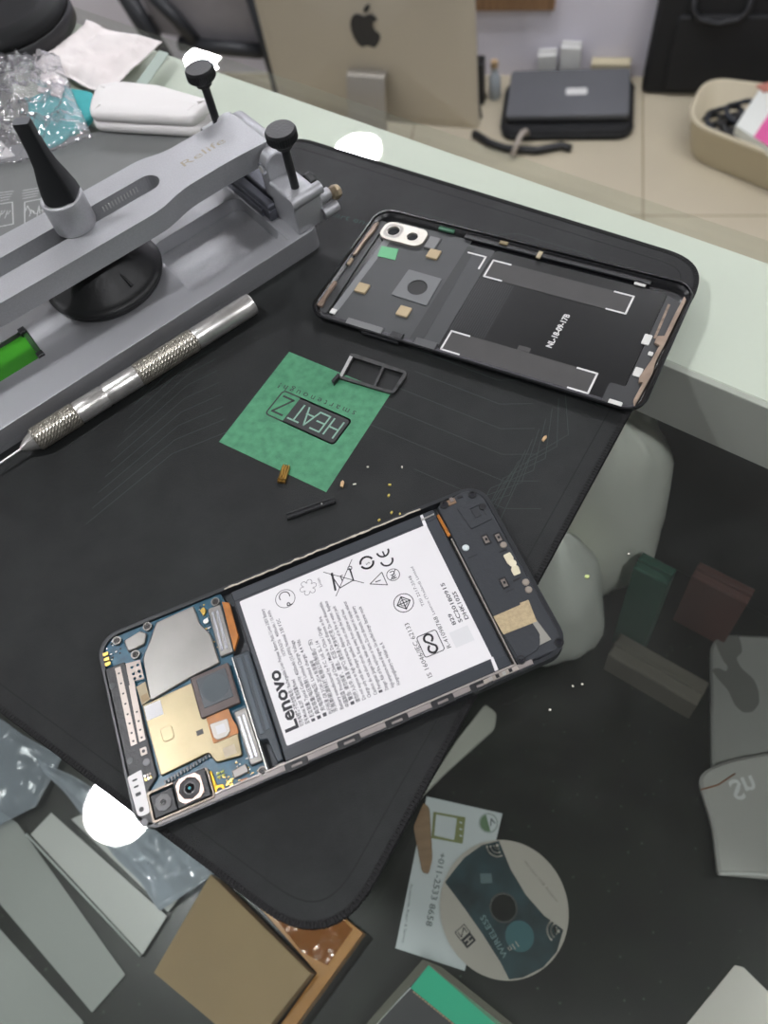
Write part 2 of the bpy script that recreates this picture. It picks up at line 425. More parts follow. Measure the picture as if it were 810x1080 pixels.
# in this frame x runs along the word, y towards the viewer; letters stand with their heads towards the viewer (mirrored axes -> use rot)
fr_o = rrect(0, LW, 0, LH, 2); mb.ring(fr_o, inset(ccw(fr_o), .7), zt + .02, blk_print, ML)
mb.flat(roundpoly([(0, 0), (LW * .74, 0), (LW * .74, LH), (0, LH)], [2, 0, 0, 2]), zt + .02, blk_print, ML)
def strokes(ls, w, m, z):
    for l in ls: mb.stroke([(x * LW, y * LH) for x, y in l], w, z, m, M=ML)
# heads of the letters point to +y when read from the far side
lt = zt + .04; a, b = .2, .8
strokes([[(.07, a), (.07, b)], [(.20, a), (.20, b)], [(.07, .5), (.20, .5)],
         [(.26, a), (.26, b)], [(.26, a), (.39, a)], [(.26, .5), (.37, .5)], [(.26, b), (.39, b)],
         [(.40, a), (.48, b), (.56, a)], [(.44, .42), (.54, .42)],
         [(.63, a), (.63, b)], [(.56, b), (.71, b)]], .75, mat('pale green lettering', '#7fa593', .6), lt)
strokes([[(.79, b), (.94, b), (.79, a), (.94, a)]], .95, blk_print, lt)
t0, t1 = G(376, 434, MZ), G(296, 404, MZ)
tx = (t1 - t0); ang = math.degrees(math.atan2(tx.y, tx.x))
mb.text('s m a r t e n o u g h !', t0.x, t0.y, zt + .02, 4.2, blk_print, rot=ang, fit=tx.length)
mb.build('printed_logo', workmat)
mb = MB()                                         # faint printed circuit lines
def inside_green(p):
    return False
for k in range(13):
    b0 = Vector((95 - 3 * k, 285 - 12 * k)); d = Vector((.72, -.69)); q = Vector((.69, .72))
    pts = [b0 - d * (60 + 9 * (k % 4)), b0 - d * 20, b0 - d * 8 + q * 6, b0 + d * 26 + q * 6, b0 + d * 38, b0 + d * 58]
    pts = [p for p in pts if p.dot(Vector((.684, -.729))) < -66 + 0]
    if len(pts) > 1: mb.stroke([tuple(p) for p in pts], .3, MZ - .03, teal_line)
for k in range(11):
    y = 176 + 7 * k; mb.stroke([(-118 + 3*k, y + 20), (-80 + 2*k, y + 44), (-56, y + 48)], .35, MZ - .03, teal_line)
for k in range(9):
    mb.stroke([(-10 + 6*k, 130 + 2*k), (12 + 6*k, 150 + 3*k), (30 + 6*k, 148 + 4*k), (52 + 4*k, 170 + 4*k)], .3, MZ - .03, teal_line)
mb.stroke([tuple(p) for p in inset(oc, 7.5)], .5, MZ - .03, mat('dark hem line', '#0d0e0f', .8), True); mb.build('printed_lines', workmat); mb = MB(); tx_p = G(338, 225, MZ); mb.text('smart enough to play', tx_p.x, tx_p.y, MZ - .03, 5, mat('dim teal lettering', '#22403c', .6), rot=-40, fit=60)
mb.build('printed_text', workmat)

# ================================================================== OPEN PHONE
PX, PY, PA = -31.95, 117.5, R(9.09)
phone = thing('mobile_phone', 'opened mobile phone lying face down on the black mat with white labelled battery', 'phone', (PX, PY, MZ), PA)
rail_pk = mat('grey pink plastic rail', '#8f8784', .4, var=.1, vscale=120)
glue = mat('cream glue line', '#b9b0a2', .6, var=.2, vscale=200)
body_m = mat('phone chassis', '#26282b', .38, bump=.1)
magn = mat('magnesium plate', '#3a3d40', .42, metal=.5, bump=.15)
out_p = rrect(-77, 77, -36.9, 36.75, 8.5, 8)
mb = MB(); mb.slab(rrect(-76.6, 76.6, -36.5, 36.3, 8.2, 8), 0, 1.0, mat('black screen glass', '#08090a', .1), .3); mb.build('screen', phone)
mb = MB(); mb.plate(out_p, [inset(ccw(out_p), 1.5)], .8, 4.9, body_m); mb.build('frame', phone, .35)
mb = MB(); mb.slab(rrect(-75, 75, -35.2, 35, 7), 1.0, 1.7, magn); mb.build('mid_plate', phone)
# lower long side: pinkish rail with black clips
mb = MB(); mb.box(-70, 63, -36.4, -34.3, 1.7, 5.05, rail_pk, .3); mb.box(-52, 57, -34.35, -33.7, 1.7, 5.2, mat('bright rail lip', '#b4aca8', .35, metal=.3), .15)
mb.build('side_rail', phone)
for x in (-22, -3.5, 13.5, 30, 44):
    mb = MB(); mb.plate(rrect(x - 4, x + 4, -37.3, -34.4, .5, 2), [rrect(x - 1.9, x + 1.9, -36.5, -35.4, .3, 2)], 3.2, 5.35, black_pl); mb.build('clip', phone, .12)
mb = MB(); pts = []
for i in range(46):
    x = -27 + i * 1.75; pts.append((x, 35.6 + .5 * noise.noise(Vector((x * .35, 0, 0)))))
for i in range(len(pts) - 1):
    w = .55 + .5 * abs(noise.noise(Vector((i * .6, 5, 0))))
    (x0, y0), (x1, y1) = pts[i], pts[i+1]; mb.slab([(x0, y0 - w/2), (x1 + .02, y1 - w/2), (x1 + .02, y1 + w/2), (x0, y0 + w/2)], 4.7, 5.15, glue)
mb.build('glue_line', phone)
# battery
bat_m = mat('grey battery pouch', '#3c3f44', .36, var=.06, vscale=40, bump=.08, bscale=60)
mb = MB(); mb.slab(rrect(-25.2, 56.2, -33.6, 33.4, 1.2, 3), 1.7, 4.75, bat_m, .5); mb.slab(rrect(-25, 56, 29.3, 33.3, .6, 3), 4.7, 4.95, mat('battery side tape', '#33373c', .42), .1)
mb.slab(rrect(-25, 56, -33.4, -29.6, .6, 3), 4.7, 4.95, mat('battery side tape', '#33373c', .42), .1)
bat = mb.build('battery', phone)
mb = MB(); zl = 4.92
mb.slab(rrect(-23.2, 51.2, -28.8, 28.4, .5, 2), 4.76, zl, white_print)
for y0, y1 in ((28.0, 33.0), (-33.4, -28.5)): mb.slab([(50.0, y0), (51.3, y0), (51.6, y1), (50.6, y1)], 4.97, 5.0, white_print)
z1 = zl + .02
mb.text('Lenovo', -17.6, -24.6, z1, 6.4, ink, rot=90, fit=22.4, bold=.03, high=4.9)
lines = [(-15.7, 21.9, '可充电锂离子聚合物电池 / Rechargeable Li-ion Polymer Battery Pack / Li-ion 3.85V Battery'), (-13.7, -8, '型号/Model: BL297  電池容量/Rated'), (-13.7, 20.5, None),
 (-11.6, 15.8, '■ 额定容量: Typical Capacity: 4050mAh (15.6Wh) Nominal: 3.85 V DC'), (-9.5, 5.8, '■ 典型容量/电压限制 Limited Charge Voltage'), (-7.4, 5.2, '■ 充电限制电压: Limited charge: 4.4 Vdc'),
 (-5.3, -4, '执行标准 GB 31241-2014 标准编号'), (-3.6, 3.4, '东莞新能源科技有限公司制造(广东)'), (-1.4, 2, 'Battery manufactured by P.C. Ltd. SL.1.14'),
 (.7, 6.8, '中国制造 Product of China / Made in China / Origin'), (2.6, 10.4, '■ 警告: 请勿拆解、撞击、挤压 Do not dispose in fire.'), (4.6, 15.6, '请勿投入火中, 高温 (60℃) 请勿浸入液体中使用. Do not disassemble.'),
 (6.6, 15.0, 'Do not expose to high temperature, dispose of in fire or water. Replace'), (8.6, 12.0, 'Charge only with the charger specified. Don not crush the battery pack'), (10.8, 9.5, 'Caution: do not short circuit. Keep away from children and heat'),
 (12.8, 12.0, '■ Peringatan: Jangan buka, tekan atau membakar bateri ini supaya selamat'), (14.9, 9.0, 'Danger: Risk of fire, explosion or burns. Do not dismantle, crush battery'), (17.1, 7.8, 'High-temperature above 60 degrees. Use specified charger. Batteries recycle'),
 (19.2, -8, 'Hongmengbattery no. Holder no. R')]
for x, ye, t in lines:
    if t: mb.text(t, x, -24.6, z1, 1.75, ink_soft, rot=90, fit=ye + 24.6, bold=.014)
mb.text('1ICP5/62/76   4000mAh / 15.4Wh', -13.7, 1.5, z1, 1.6, ink_soft, rot=90, fit=18.8, bold=.01)
mb.text('IS 16046/IEC 62133', 30.2, -26.5, z1, 2.3, ink, rot=90, fit=21.5)
mb.text('R-41098768', 40.2, -19.5, z1, 2.1, ink, rot=90, fit=12.5)
mb.text('829', 45.2, -12.6, z1, 2.0, ink_soft, rot=90, fit=4.6, bold=.02); mb.text('SC20180915', 45.2, -5.5, z1, 2.0, ink_soft, rot=90, fit=.1) if False else None
mb.text('SC20180915', 47.6, -12.6, z1, 2.0, ink_soft, rot=90, fit=16.5, bold=.02); mb.text('DHK102S', 50.0, -12.4, z1, 2.0, ink_soft, rot=90, fit=11.5, bold=.02)
mb.text('TISI 2217-2548', 37.9, -1.5, z1, 1.5, ink_soft, rot=90, fit=13); mb.text('Lenovo (Thailand) Limited', 40.0, -6.0, z1, 1.4, ink_soft, rot=90, fit=20.5)
def ringmark(x, y, r, w, n=28): mb.ring(circ(x, y, r, n), circ(x, y, r - w, n), z1, ink)
def arc(x, y, r, a0, a1, w, n=14): mb.stroke([(x + r*math.cos(R(a0 + (a1-a0)*k/n)), y + r*math.sin(R(a0 + (a1-a0)*k/n))) for k in range(n+1)], w, z1, ink)
# PC mark
arc(-7.2, 22.3, 3.6, 0, 360, .22, 24); arc(-7.2, 23.2, 1.9, -20, 200, .35); mb.text('P', -5.2, 19.0, z1, 3.2, ink, rot=90, bold=.02)
# recycling loop: five little rings, Li-ion
for k in range(6): arc(2.0 + 2.2*math.cos(R(60*k)), 23 + 2.2*math.sin(R(60*k)), .95, 60*k - 130, 60*k + 130, .16, 10)
mb.text('Li-ion', 7.0, 21.2, z1, 1.7, ink, rot=90)
# crossed-out bin
bx, by = 15.2, 21.2
mb.stroke([(bx - 3.8, by + 3.0), (bx - 2.6, by - 3.4), (bx + 2.9, by - 2.6), (bx + 3.3, by + 2.6)], .4, z1, ink)
mb.stroke([(bx - 4.4, by - 3.5), (bx - 3.3, by + 3.4)], .8, z1, ink); mb.stroke([(bx + 3.0, by - 2.9), (bx + 3.5, by + 2.2)], .4, z1, ink)
ringmark(bx + 3.5, by + 2.6, .9, .35, 16); mb.stroke([(bx - 6, by + 5.2), (bx + 6, by - 5.2)], .28, z1, ink); mb.stroke([(bx - 5.0, by - 5.8), (bx + 5.4, by + 5.6)], .28, z1, ink)
mb.stroke([(bx - .8, by - 1), (bx - .8, by + 1), (bx, by + 1)], .4, z1, ink)
# number in an arrow ring, CE
arc(25.2, 23.2, 2.4, 20, 170, .8); arc(25.2, 23.2, 2.4, 200, 350, .8); mb.text('5', 26.2, 22.3, z1, 2.2, ink, rot=90)
arc(31.6, 21.0, 2.1, 95, 265, .75) if False else None
arc(32.2, 25.0, 2.2, 180, 360, .7); arc(32.2, 20.9, 2.2, 180, 360, .7); mb.stroke([(32.2, 24.9), (32.2, 22.9)], .6, z1, ink)
# warning triangle, recognised-component mark
mb.stroke([(28.8, 11.6), (28.8, 17.2), (23.2, 14.6)], .32, z1, ink, True); mb.stroke([(25.4, 14.5), (27.2, 14.4)], .4, z1, ink)
ringmark(32.2, 14.5, 2.5, .28); mb.text('RU', 33.0, 12.8, z1, 2.4, ink, rot=90, bold=.02, fit=3.3); mb.stroke([(30.6, 12.7), (33.8, 16.3)], .3, z1, ink)
# round industry mark
ringmark(31.5, 2.6, 3.7, .32, 36); mb.stroke([(29.0, 2.6), (31.5, 5.2), (34.0, 2.6), (31.5, 0)], .4, z1, ink, True); mb.stroke([(29.0, 2.6), (34.0, 2.6)], .4, z1, ink); mb.stroke([(31.5, 0.2), (31.5, 5.0)], .4, z1, ink); arc(31.5, 2.6, 1.2, 0, 360, .3)
# looped S mark in a rounded square
sq = rrect(30.4, 38.0, -19.6, -11.2, 1.0, 4); mb.ring(sq, inset(ccw(sq), .32), z1, ink)
arc(34.2, -13.4, 1.5, -60, 215, .75); arc(34.2, -17.4, 1.5, 120, 395, .75); mb.stroke([(33.0, -14.2), (35.4, -16.6)], .75, z1, ink)
lb = mb.build('battery_label', bat); lb['label'] = 'white printed label'
mb = MB(); mb.slab(rrect(41.5, 48.5, -20.5, -14.5, .2, 2), zl, zl + .03, mat('plain pale code patch', '#d2d2d3', .6)); mb.build('code_patch', bat)
# bright lines at the lower end of the battery
mb = MB(); mb.box(57.0, 57.5, -34.6, 18.9, 1.7, 5.4, mat('bright metal strip', '#bdb7ae', .3, metal=.6), .1); mb.slab([(50.2, 31.3), (55.6, 31.6), (55.6, 31.0), (50.2, 30.7)], 4.9, 5.2, steel); mb.build('metal_strip', phone)
flex_o = mat('orange flex', '#a8692a', .35, var=.15, vscale=200)
mb = MB(); mb.slab([(56.4, 20.3), (57.6, 20.3), (57.2, 30.4), (56.2, 30.4)], 4.2, 5.15, flex_o); mb.build('flex_cable', phone, .1)
# main board and shields
pcb = mat('blue circuit board', '#245468', .35, var=.25, vscale=260)
shield_s = mat('silver shield can', '#868480', .38, metal=.8, var=.07, vscale=60, bump=.1, bscale=90)
shield_g = mat('champagne shield can', '#81775f', .34, metal=.8, var=.1, vscale=50, bump=.1, bscale=90)
gold = mat('gold contact', '#d3b25e', .3, metal=.9)
board = MB(); board.slab(roundpoly([(-76, 31), (-72, 35), (-29, 35.2), (-28.2, 30), (-31.5, 9), (-31.5, -35), (-70, -35), (-70, -20), (-68, 23), (-75.5, 24)], [3, 3, 1, 1, 1, 1, 1, 1, 1, 2]), 2.6, 3.8, pcb)
for k in range(60):
    x, y = random.uniform(-48, -33), random.uniform(-35, -26); w, h = random.uniform(.25, .8), random.uniform(.2, .45)
    board.box(x, x + w, y, y + h, 3.8, 4.1, random.choice([gold, steel, black_pl, gold]))
for k in range(40):
    x, y = random.choice([(random.uniform(-38.5, -35), random.uniform(12, 34)), (random.uniform(-76, -68), random.uniform(26, 34))]); w = random.uniform(.3, .8)
    board.box(x, x + w, y, y + w * .7, 3.8, 4.15, random.choice([steel, black_pl, gold]))
bo = board.build('main_board', phone)
def sub(m, n, p=None, bev=.15): return m.build(n, p or phone, bev)
mb = MB(); mb.slab(roundpoly([(-54.3, 33.6), (-39.5, 34.2), (-39.2, 26.5), (-36.6, 20.8), (-36.3, 8.7), (-47.4, 7.8), (-63.0, 5.4), (-62.1, 22.0), (-58.0, 27.6)], .8, 3), 3.8, 5.0, shield_s, .35); sub(mb, 'shield_can', None, 0)
mb = MB(); mb.slab(roundpoly([(-67.0, 31.6), (-60.5, 32.8), (-58.4, 30.8), (-60.3, 27.0), (-66.5, 26.5)], .7, 3), 3.8, 5.2, shield_s, .35); sub(mb, 'shield_can', None, 0)
mb = MB(); mb.slab(roundpoly([(-66.2, 5.0), (-47.4, 5.8), (-47.6, -5.5), (-46.7, -8.6), (-45.0, -9), (-45.0, -17), (-37.2, -17.6), (-38.0, -25.8), (-46.9, -24.6), (-48.4, -20.4), (-65.6, -21.3)], .9, 3), 3.8, 5.0, shield_g, .35)
mb.slab(rrect(-62.0, -57.9, -10.9, -5.8, 1.2), 4.9, 5.22, shield_g, .15); mb.box(-50.6, -48.2, -13.4, -11.6, 4.95, 5.03, black_pl)
sg = mb.build('shield_can', phone); sg['label'] = 'champagne coloured shield can'
mb = MB(); mb.slab([(-65.6, 4.3), (-59.6, 4.3), (-59.6, -1.2), (-65.6, -1.2)], 5.0, 5.06, mat('plain pale code patch', '#d2d2d3', .6)); mb.build('code_patch', sg)
mb = MB(); mb.slab([(-43.6, -21.0), (-39.5, -21.0), (-39.5, -24.2), (-43.6, -24.2)], 5.0, 5.04, mat('faint code patch', '#b8ac96', .5)); mb.build('code_patch', sg)
cream_t = mat('cream tape', '#b3a689', .6, var=.1, vscale=150)
mb = MB(); mb.slab([(-66.6, 12.6), (-63.2, 13.2), (-63.0, 6.2), (-66.2, 5.2)], 3.8, 4.7, cream_t); mb.slab([(-65.8, 8.6), (-63.4, 8.8), (-63.2, 6.4), (-65.8, 6.0)], 4.7, 4.8, mat('tan tape', '#a08c6c', .6)); sub(mb, 'tape_piece')
# fingerprint sensor module
mb = MB(); mb.slab(rrect(-47.6, -33.4, -8.6, 7.2, .6, 3), 4.6, 6.0, mat('brown grey sensor bracket', '#574d4a', .45, metal=.3, var=.1, vscale=200), .3); fp = sub(mb, 'fingerprint_sensor', None, 0)
mb = MB(); mb.slab(rrect(-45.6, -34.9, -5.6, 5.7, .4, 3), 6.0, 6.15, mat('dark sensor pad', '#40464a', .35), .1); mb.slab(circ(-40.2, 0.1, 4.9, 36), 6.14, 6.2, mat('matt sensor disc', '#4c5458', .6)); sub(mb, 'sensor_pad', fp, 0)
mb = MB(); mb.slab(roundpoly([(-46.0, -8.4), (-38.0, -8.4), (-37.6, -13), (-36.9, -15.5), (-36.9, -18.2), (-46.0, -18.2)], .5, 2), 5.02, 5.3, flex_o); mb.slab(roundpoly([(-45.4, -11.5), (-39.2, -12.0), (-39.4, -16.4), (-41.0, -17.8), (-44.2, -17.7), (-45.2, -16.5)], .4, 2), 5.3, 5.8, mat('pale connector cover', '#c9c4bb', .4), .15)
mb.slab([(-43.8, -13.0), (-40.6, -13.2), (-40.6, -16.2), (-43.8, -16.0)], 5.8, 5.83, mat('plain pale code patch', '#d2d2d3', .6)); sub(mb, 'flex_cable', None, 0)
# metal connector covers beside the battery
def cover(x0, x1, y0, y1, tilt):
    mb = MB(); mb.slab(roundpoly([(x0, y0), (x1, y0), (x1 + tilt, y1), (x0 + tilt, y1)], .6, 2), 3.8, 5.2, shield_s, .3)
    w = x1 - x0
    for f in (.28, .62): mb.slab([(x0 + w*f - .45, y0 + 2), (x0 + w*f + .45, y0 + 2), (x0 + w*f + .45 + tilt, y1 - 2), (x0 + w*f - .45 + tilt, y1 - 2)], 5.15, 5.45, alu_edge, .12)
    return mb
sub(cover(-35.6, -30.6, 10.5, 30.5, .6), 'connector_cover', None, 0); sub(cover(-36.4, -32.0, -30.2, -10.6, -.2), 'connector_cover', None, 0)
mb = MB(); mb.slab([(-30.4, 11.0), (-27.4, 15.5), (-26.9, 29.8), (-29.3, 31.3)], 3.4, 4.8, flex_o); sub(mb, 'flex_cable')
mb = MB(); mb.slab(roundpoly([(-31.4, 9.0), (-25.4, 8.6), (-25.6, -32.6), (-27.8, -33), (-28.6, -24), (-31.4, -23.6)], .6, 2), 1.7, 5.3, mat('slate connector block', '#343b41', .35), .35)
mb.slab([(-30.3, 7.4), (-28.6, 7.2), (-29.0, -21.8), (-30.4, -21.8)], 5.3, 5.6, mat('slate connector ridge', '#4a535a', .3), .1); mb.slab([(-27.6, 7.4), (-26.3, 7.2), (-26.6, -21), (-27.9, -21)], 5.3, 5.5, mat('slate connector ridge', '#4a535a', .3), .1); sub(mb, 'battery_connector', None, 0)
mb = MB(); mb.box(-31.9, -31.4, -33.5, 8.5, 1.7, 5.5, steel, .1); mb.box(-28.9, -25.6, -35.2, -33.2, 3, 5.0, shield_s, .2); sub(mb, 'metal_strip', None, 0)
# antenna bracket at the top end with perforated contact strips
mb = MB(); mb.slab(roundpoly([(-76.5, 24.0), (-68.4, 23.6), (-66.8, 5), (-66.6, -21), (-70.5, -24), (-70.8, -35.5), (-74, -35.4), (-76.6, -31)], [1.5, 1, 1, 1, 1, 1, 2, 4], 4), 3.0, 4.9, black_pl, .4)
mb.slab(circ(-74.6, 16.4, 1.2, 18), 4.9, 5.05, dark_frame); mb.slab(circ(-74.2, -12.1, 1.1, 18), 4.9, 5.05, dark_frame); br = sub(mb, 'antenna_bracket', None, 0)
cstrip = mat('pinkish contact strip', '#958c85', .38, metal=.6)
def strip(quad, ys):
    mb = MB(); (xa, ya), (xb, yb) = quad
    holes = [circ(xa + (xb - xa) * (y - ya) / (yb - ya), y, .42, 12) for y in ys]
    mb.plate([(xa - 1.05, ya), (xa + 1.05, ya), (xb + 1.1, yb), (xb - 1.1, yb)], holes, 4.9, 5.1, cstrip); mb.build('contact_strip', br)
strip(((-71.3, 22.4), (-71.7, -7.4)), [20, 16, 12, 8, 4, .5, -3, -6]); strip(((-67.9, 14), (-68.7, -7.2)), [3.5, 0, -3.2, -6])
mb = MB(); mb.plate([(-68.3, 22.6), (-63.0, 21.8), (-63.1, 14.2), (-66.7, 14.8), (-66.8, 12), (-68.6, 12)], [circ(x, y, .55, 12) for x in (-64.2, -66.4) for y in (20.2, 17.6, 15.6)], 4.9, 5.15, cstrip); sub(mb, 'contact_plate', None, .05)
mb = MB(); mb.plate(roundpoly([(-76.3, -17.2), (-71.2, -16.6), (-71.5, -31.6), (-75.6, -31.2)], [.6, .6, 1.5, 1.5], 3), [circ(-74.0, -29.2, .85, 16), rrect(-74.9, -73.2, -19.4, -18.7, .2, 2), rrect(-74.9, -73.2, -21.7, -21.0, .2, 2), rrect(-74.9, -73.0, -24.6, -23.4, .2, 2)], 4.9, 5.2, mat('white bracket plate', '#d2cfce', .4)); sub(mb, 'bracket_plate', br, .05)
def screw(x, y, z, r=1.25, m=steel):
    mb = MB(); mb.lathe([(r, 0), (r, .6), (r * .8, 1)], m, (x, y, z - .5), (x, y, z + .3), 18)
    for a in (0, 90): mb.box(-r*.6, r*.6, -.16, .16, z + .3, z + .33, black_pl, M=Matrix.Translation((x, y, 0)) @ Matrix.Rotation(R(a + 30), 4, 'Z'))
    mb.build('screw', phone)
dk = mat('dark screw', '#4d4a48', .35, metal=.8)
for x, y in ((-69.5, 32.8), (-57.6, 33.4), (-64.2, 24.6), (-31.5, 32.2), (-33.2, -33.4)):
    mb = MB(); mb.plate(circ(x, y, 1.65, 20), [circ(x, y, 1.2, 20)], 3.8, 5.15, shield_s); mb.build('screw_boss', phone); screw(x, y, 4.9, 1.15, dk)
for x, y, m in ((-74.0, -33.6, mat('grey pad', '#8a8a8c', .6)), (-69.0, -14.9, mat('grey pad', '#8a8a8c', .6))):
    mb = MB(); mb.lathe([(1.25, 0), (1.25, .8), (1.0, 1)], m, (x, y, 4.6), (x, y, 5.3), 20); mb.build('round_pad', phone)
mb = MB(); mb.slab(rrect(-70.2, -68.0, -12.2, -9.6, .3, 2), 4.6, 5.2, cstrip); mb.slab(circ(-69.1, -10.9, .6, 14), 5.2, 5.25, black_pl)
sub(mb, 'spring_contact', None, .05)
for k in range(3): mb = MB(); mb.slab(rrect(-75.4, -73.4, 28.6 - 2.0*k, 29.9 - 2.0*k, .2, 2), 4.6, 5.2, gold); sub(mb, 'gold_contact', None, .05)
mb = MB()
for k in range(6): mb.box(-70.8 + .9*(k % 3), -70.2 + .9*(k % 3), -19.6 - 1.2*(k//3), -18.8 - 1.2*(k//3), 4.6, 5.2, random.choice([cstrip, steel, gold]))
sub(mb, 'contact_cluster', None, .05)
mb = MB(); mb.slab(roundpoly([(-37.8, 31.4), (-36.2, 32.2), (-35.6, 30.5), (-37.2, 28.6)], .4, 2), 3.8, 4.9, gold, .1); mb.slab(circ(-36.9, 26.4, 1.0, 14), 3.8, 4.6, steel); sub(mb, 'antenna_contact', None, 0)
# rear cameras
mb = MB(); mb.plate(rrect(-71.4, -49.9, -35.3, -24.8, 1.0, 3), [rrect(-70.6, -50.6, -34.6, -25.6, .6, 3)], 3.8, 5.5, mat('bronze camera frame', '#6b6258', .35, metal=.6)); sub(mb, 'camera_frame', None, .1)
mb = MB(); mb.slab(rrect(-70.2, -62.6, -34.2, -26.4, .4, 2), 3.0, 5.7, black_pl, .3); cam = sub(mb, 'camera_module', None, 0)
lens_b = mat('lens glass', '#0c0d10', .06, coat=1)
mb = MB(); mb.slab(circ(-66.4, -30.2, 3.0, 8), 5.7, 6.0, mat('grey lens ring', '#4e4d4e', .4), .2); mb.slab(circ(-66.4, -30.2, 1.0, 18), 6.0, 6.1, lens_b); sub(mb, 'lens', cam, 0)
mb = MB(); mb.slab(rrect(-62.2, -50.9, -34.3, -24.8, .4, 2), 3.0, 5.9, black_pl, .3); cam2 = sub(mb, 'camera_module', None, 0)
mb = MB(); mb.plate(roundpoly([(-61.3, -25.2), (-52.7, -25.2), (-52.7, -33.6), (-61.3, -33.6)], 1.6, 1), [circ(-57.0, -29.4, 3.75, 8)], 5.9, 6.25, mat('pink gold lens frame', '#a68f84', .3, metal=.7)); sub(mb, 'lens_frame', cam2, .08)
mb = MB(); mb.lathe([(3.4, 0), (3.2, .5), (2.2, .55), (2.1, 1)], mat('grey lens ring', '#4e4d4e', .4), (-57, -29.4, 5.6), (-57, -29.4, 6.3), 28); mb.lathe([(1.9, 0), (1.5, .8), (.6, 1)], lens_b, (-57, -29.4, 6.1), (-57, -29.4, 6.5), 24); mb.slab(circ(-57, -29.4, .5, 12), 6.48, 6.52, mat('teal lens centre', '#2f7f8a', .1)); sub(mb, 'lens', cam2, 0)
mb = MB()
for k in range(15): mb.box(-65.0 + 1.15*k, -64.3 + 1.15*k, -24.4 + .18*k, -23.0 + .18*k, 3.8, 4.7, mat('ribbed dark contacts', '#55585a', .4, metal=.5))
sub(mb, 'contact_row', None, .05)
yel = mat('yellow gold pad', '#c79a32', .35, metal=.7)
mb = MB(); mb.slab(roundpoly([(-50.6, -26.0), (-49.2, -26.2), (-48.9, -31.6), (-46.6, -32), (-46.6, -35.4), (-50.3, -35.6)], .5, 2), 3.8, 4.6, yel, .1); mb.slab(circ(-48.2, -33.5, 1.0, 16), 4.6, 4.65, black_pl)
for p in ((-45.2, -32.4), (-44.2, -33.4), (-44.0, -31.9)): mb.slab(circ(*p, .55, 12), 3.8, 4.4, gold)
for x in (-48, -46.5): mb.box(x, x + 1.1, -29.4, -28.8, 3.8, 4.3, mat('lime pad', '#a9b04a', .4)); mb.box(x, x + 1.1, -28.2, -27.6, 3.8, 4.3, mat('lime pad', '#a9b04a', .4))
sub(mb, 'grounding_pad', None, 0)
mb = MB(); mb.slab([(-42.8, -29.2), (-37.8, -28.8), (-37.6, -31.6), (-42.6, -31.9)], 3.8, 5.0, mat('taupe connector', '#8e8a86', .4, metal=.4), .2); mb.slab([(-41.0, -33.0), (-38.6, -33.2), (-38.8, -36), (-40.8, -36)], 3.8, 4.5, flex_o); sub(mb, 'connector', None, 0)
# speaker module at the bottom end
spk = mat('black speaker module', '#303337', .46, bump=.2, bscale=700)
mb = MB(); mb.slab(roundpoly([(57.8, 33.8), (68, 35.6), (72, 35.2), (75.4, 31), (75.6, -31), (73.8, -35.2), (57.8, -35.0)], [1, 1, 3, 3, 4, 4, 1], 4), 1.7, 5.0, spk, .4); sp = sub(mb, 'speaker_module', None, 0)
mb = MB(); mb.plate(roundpoly([(64.3, 29.8), (74.8, 27.6), (74.6, 20.0), (65.4, 19.4)], .6, 2), [roundpoly([(68.2, 27.4), (73.0, 27.6), (72.8, 22.4), (68.4, 22.4)], .4, 2)], 5.0, 5.3, spk); mb.slab(roundpoly([(68.8, 26.8), (71.4, 26.8), (71.4, 23), (68.8, 23)], .3, 2), 5.0, 5.2, dark_frame); mb.slab(circ(73.2, 26.2, 1.4, 14), 5.0, 5.45, black_pl); sub(mb, 'socket_cover', sp, .08)
mb = MB(); mb.slab(roundpoly([(59, -33.5), (67, -32.6), (69.4, -28), (69.0, -23.2), (58.4, -23.0)], [1, 5, 4, 3, .5], 5), 5.0, 5.35, spk, .12); sub(mb, 'speaker_cover', sp, 0)
tape_m = mat('beige mesh tape', '#b09e7c', .7, var=.1, vscale=900, bump=.5, bscale=2500)
mb = MB(); mb.slab([(57.9, -15.4), (68.3, -15.3), (68.4, -14.6), (71.6, -14.8), (70.6, -23.2), (58.2, -22.8)], 5.0, 5.25, tape_m); sub(mb, 'mesh_tape', sp, 0)
mb = MB(); mb.slab([(70.6, -21.8), (72.0, -31.0), (67.5, -31.3), (69.4, -27.8), (69.0, -23.2)], 5.0, 5.2, mat('grey adhesive', '#8c8a82', .6)); sub(mb, 'adhesive_patch', sp, 0)
slots = [(60.4, 13.2, 'w'), (73.2, 8.4, 's'), (73.8, -8.3, 's'), (73.4, -11.3, 's')]
for x, y, k in slots:
    mb = MB(); mb.lathe([(1.3, 0), (1.3, .7), (1.0, 1)], mat('pale round pad', '#cfd8d8', .4) if k == 'w' else mat('cream screw', '#b7aca0', .35, metal=.5), (x, y, 4.7), (x, y, 5.4), 18); mb.build('round_pad', sp)
for x, y in ((68.5, 13.2), (66.9, -5.3), (72.9, 12.0)):
    mb = MB(); mb.plate(rrect(x - 1.4, x + 1.4, y - 2.2, y + 2.2, .3, 2), [rrect(x - .9, x + .9, y - 1.7, y + 1.7, .2, 2)], 5.0, 5.15, black_pl); mb.box(x - .8, x + .8, y - 1.5, y + 1.5, 5.0, 5.1, cstrip); mb.box(x - .3, x + .5, y - .5, y + .5, 5.1, 5.3, black_pl); mb.build('contact_window', sp)
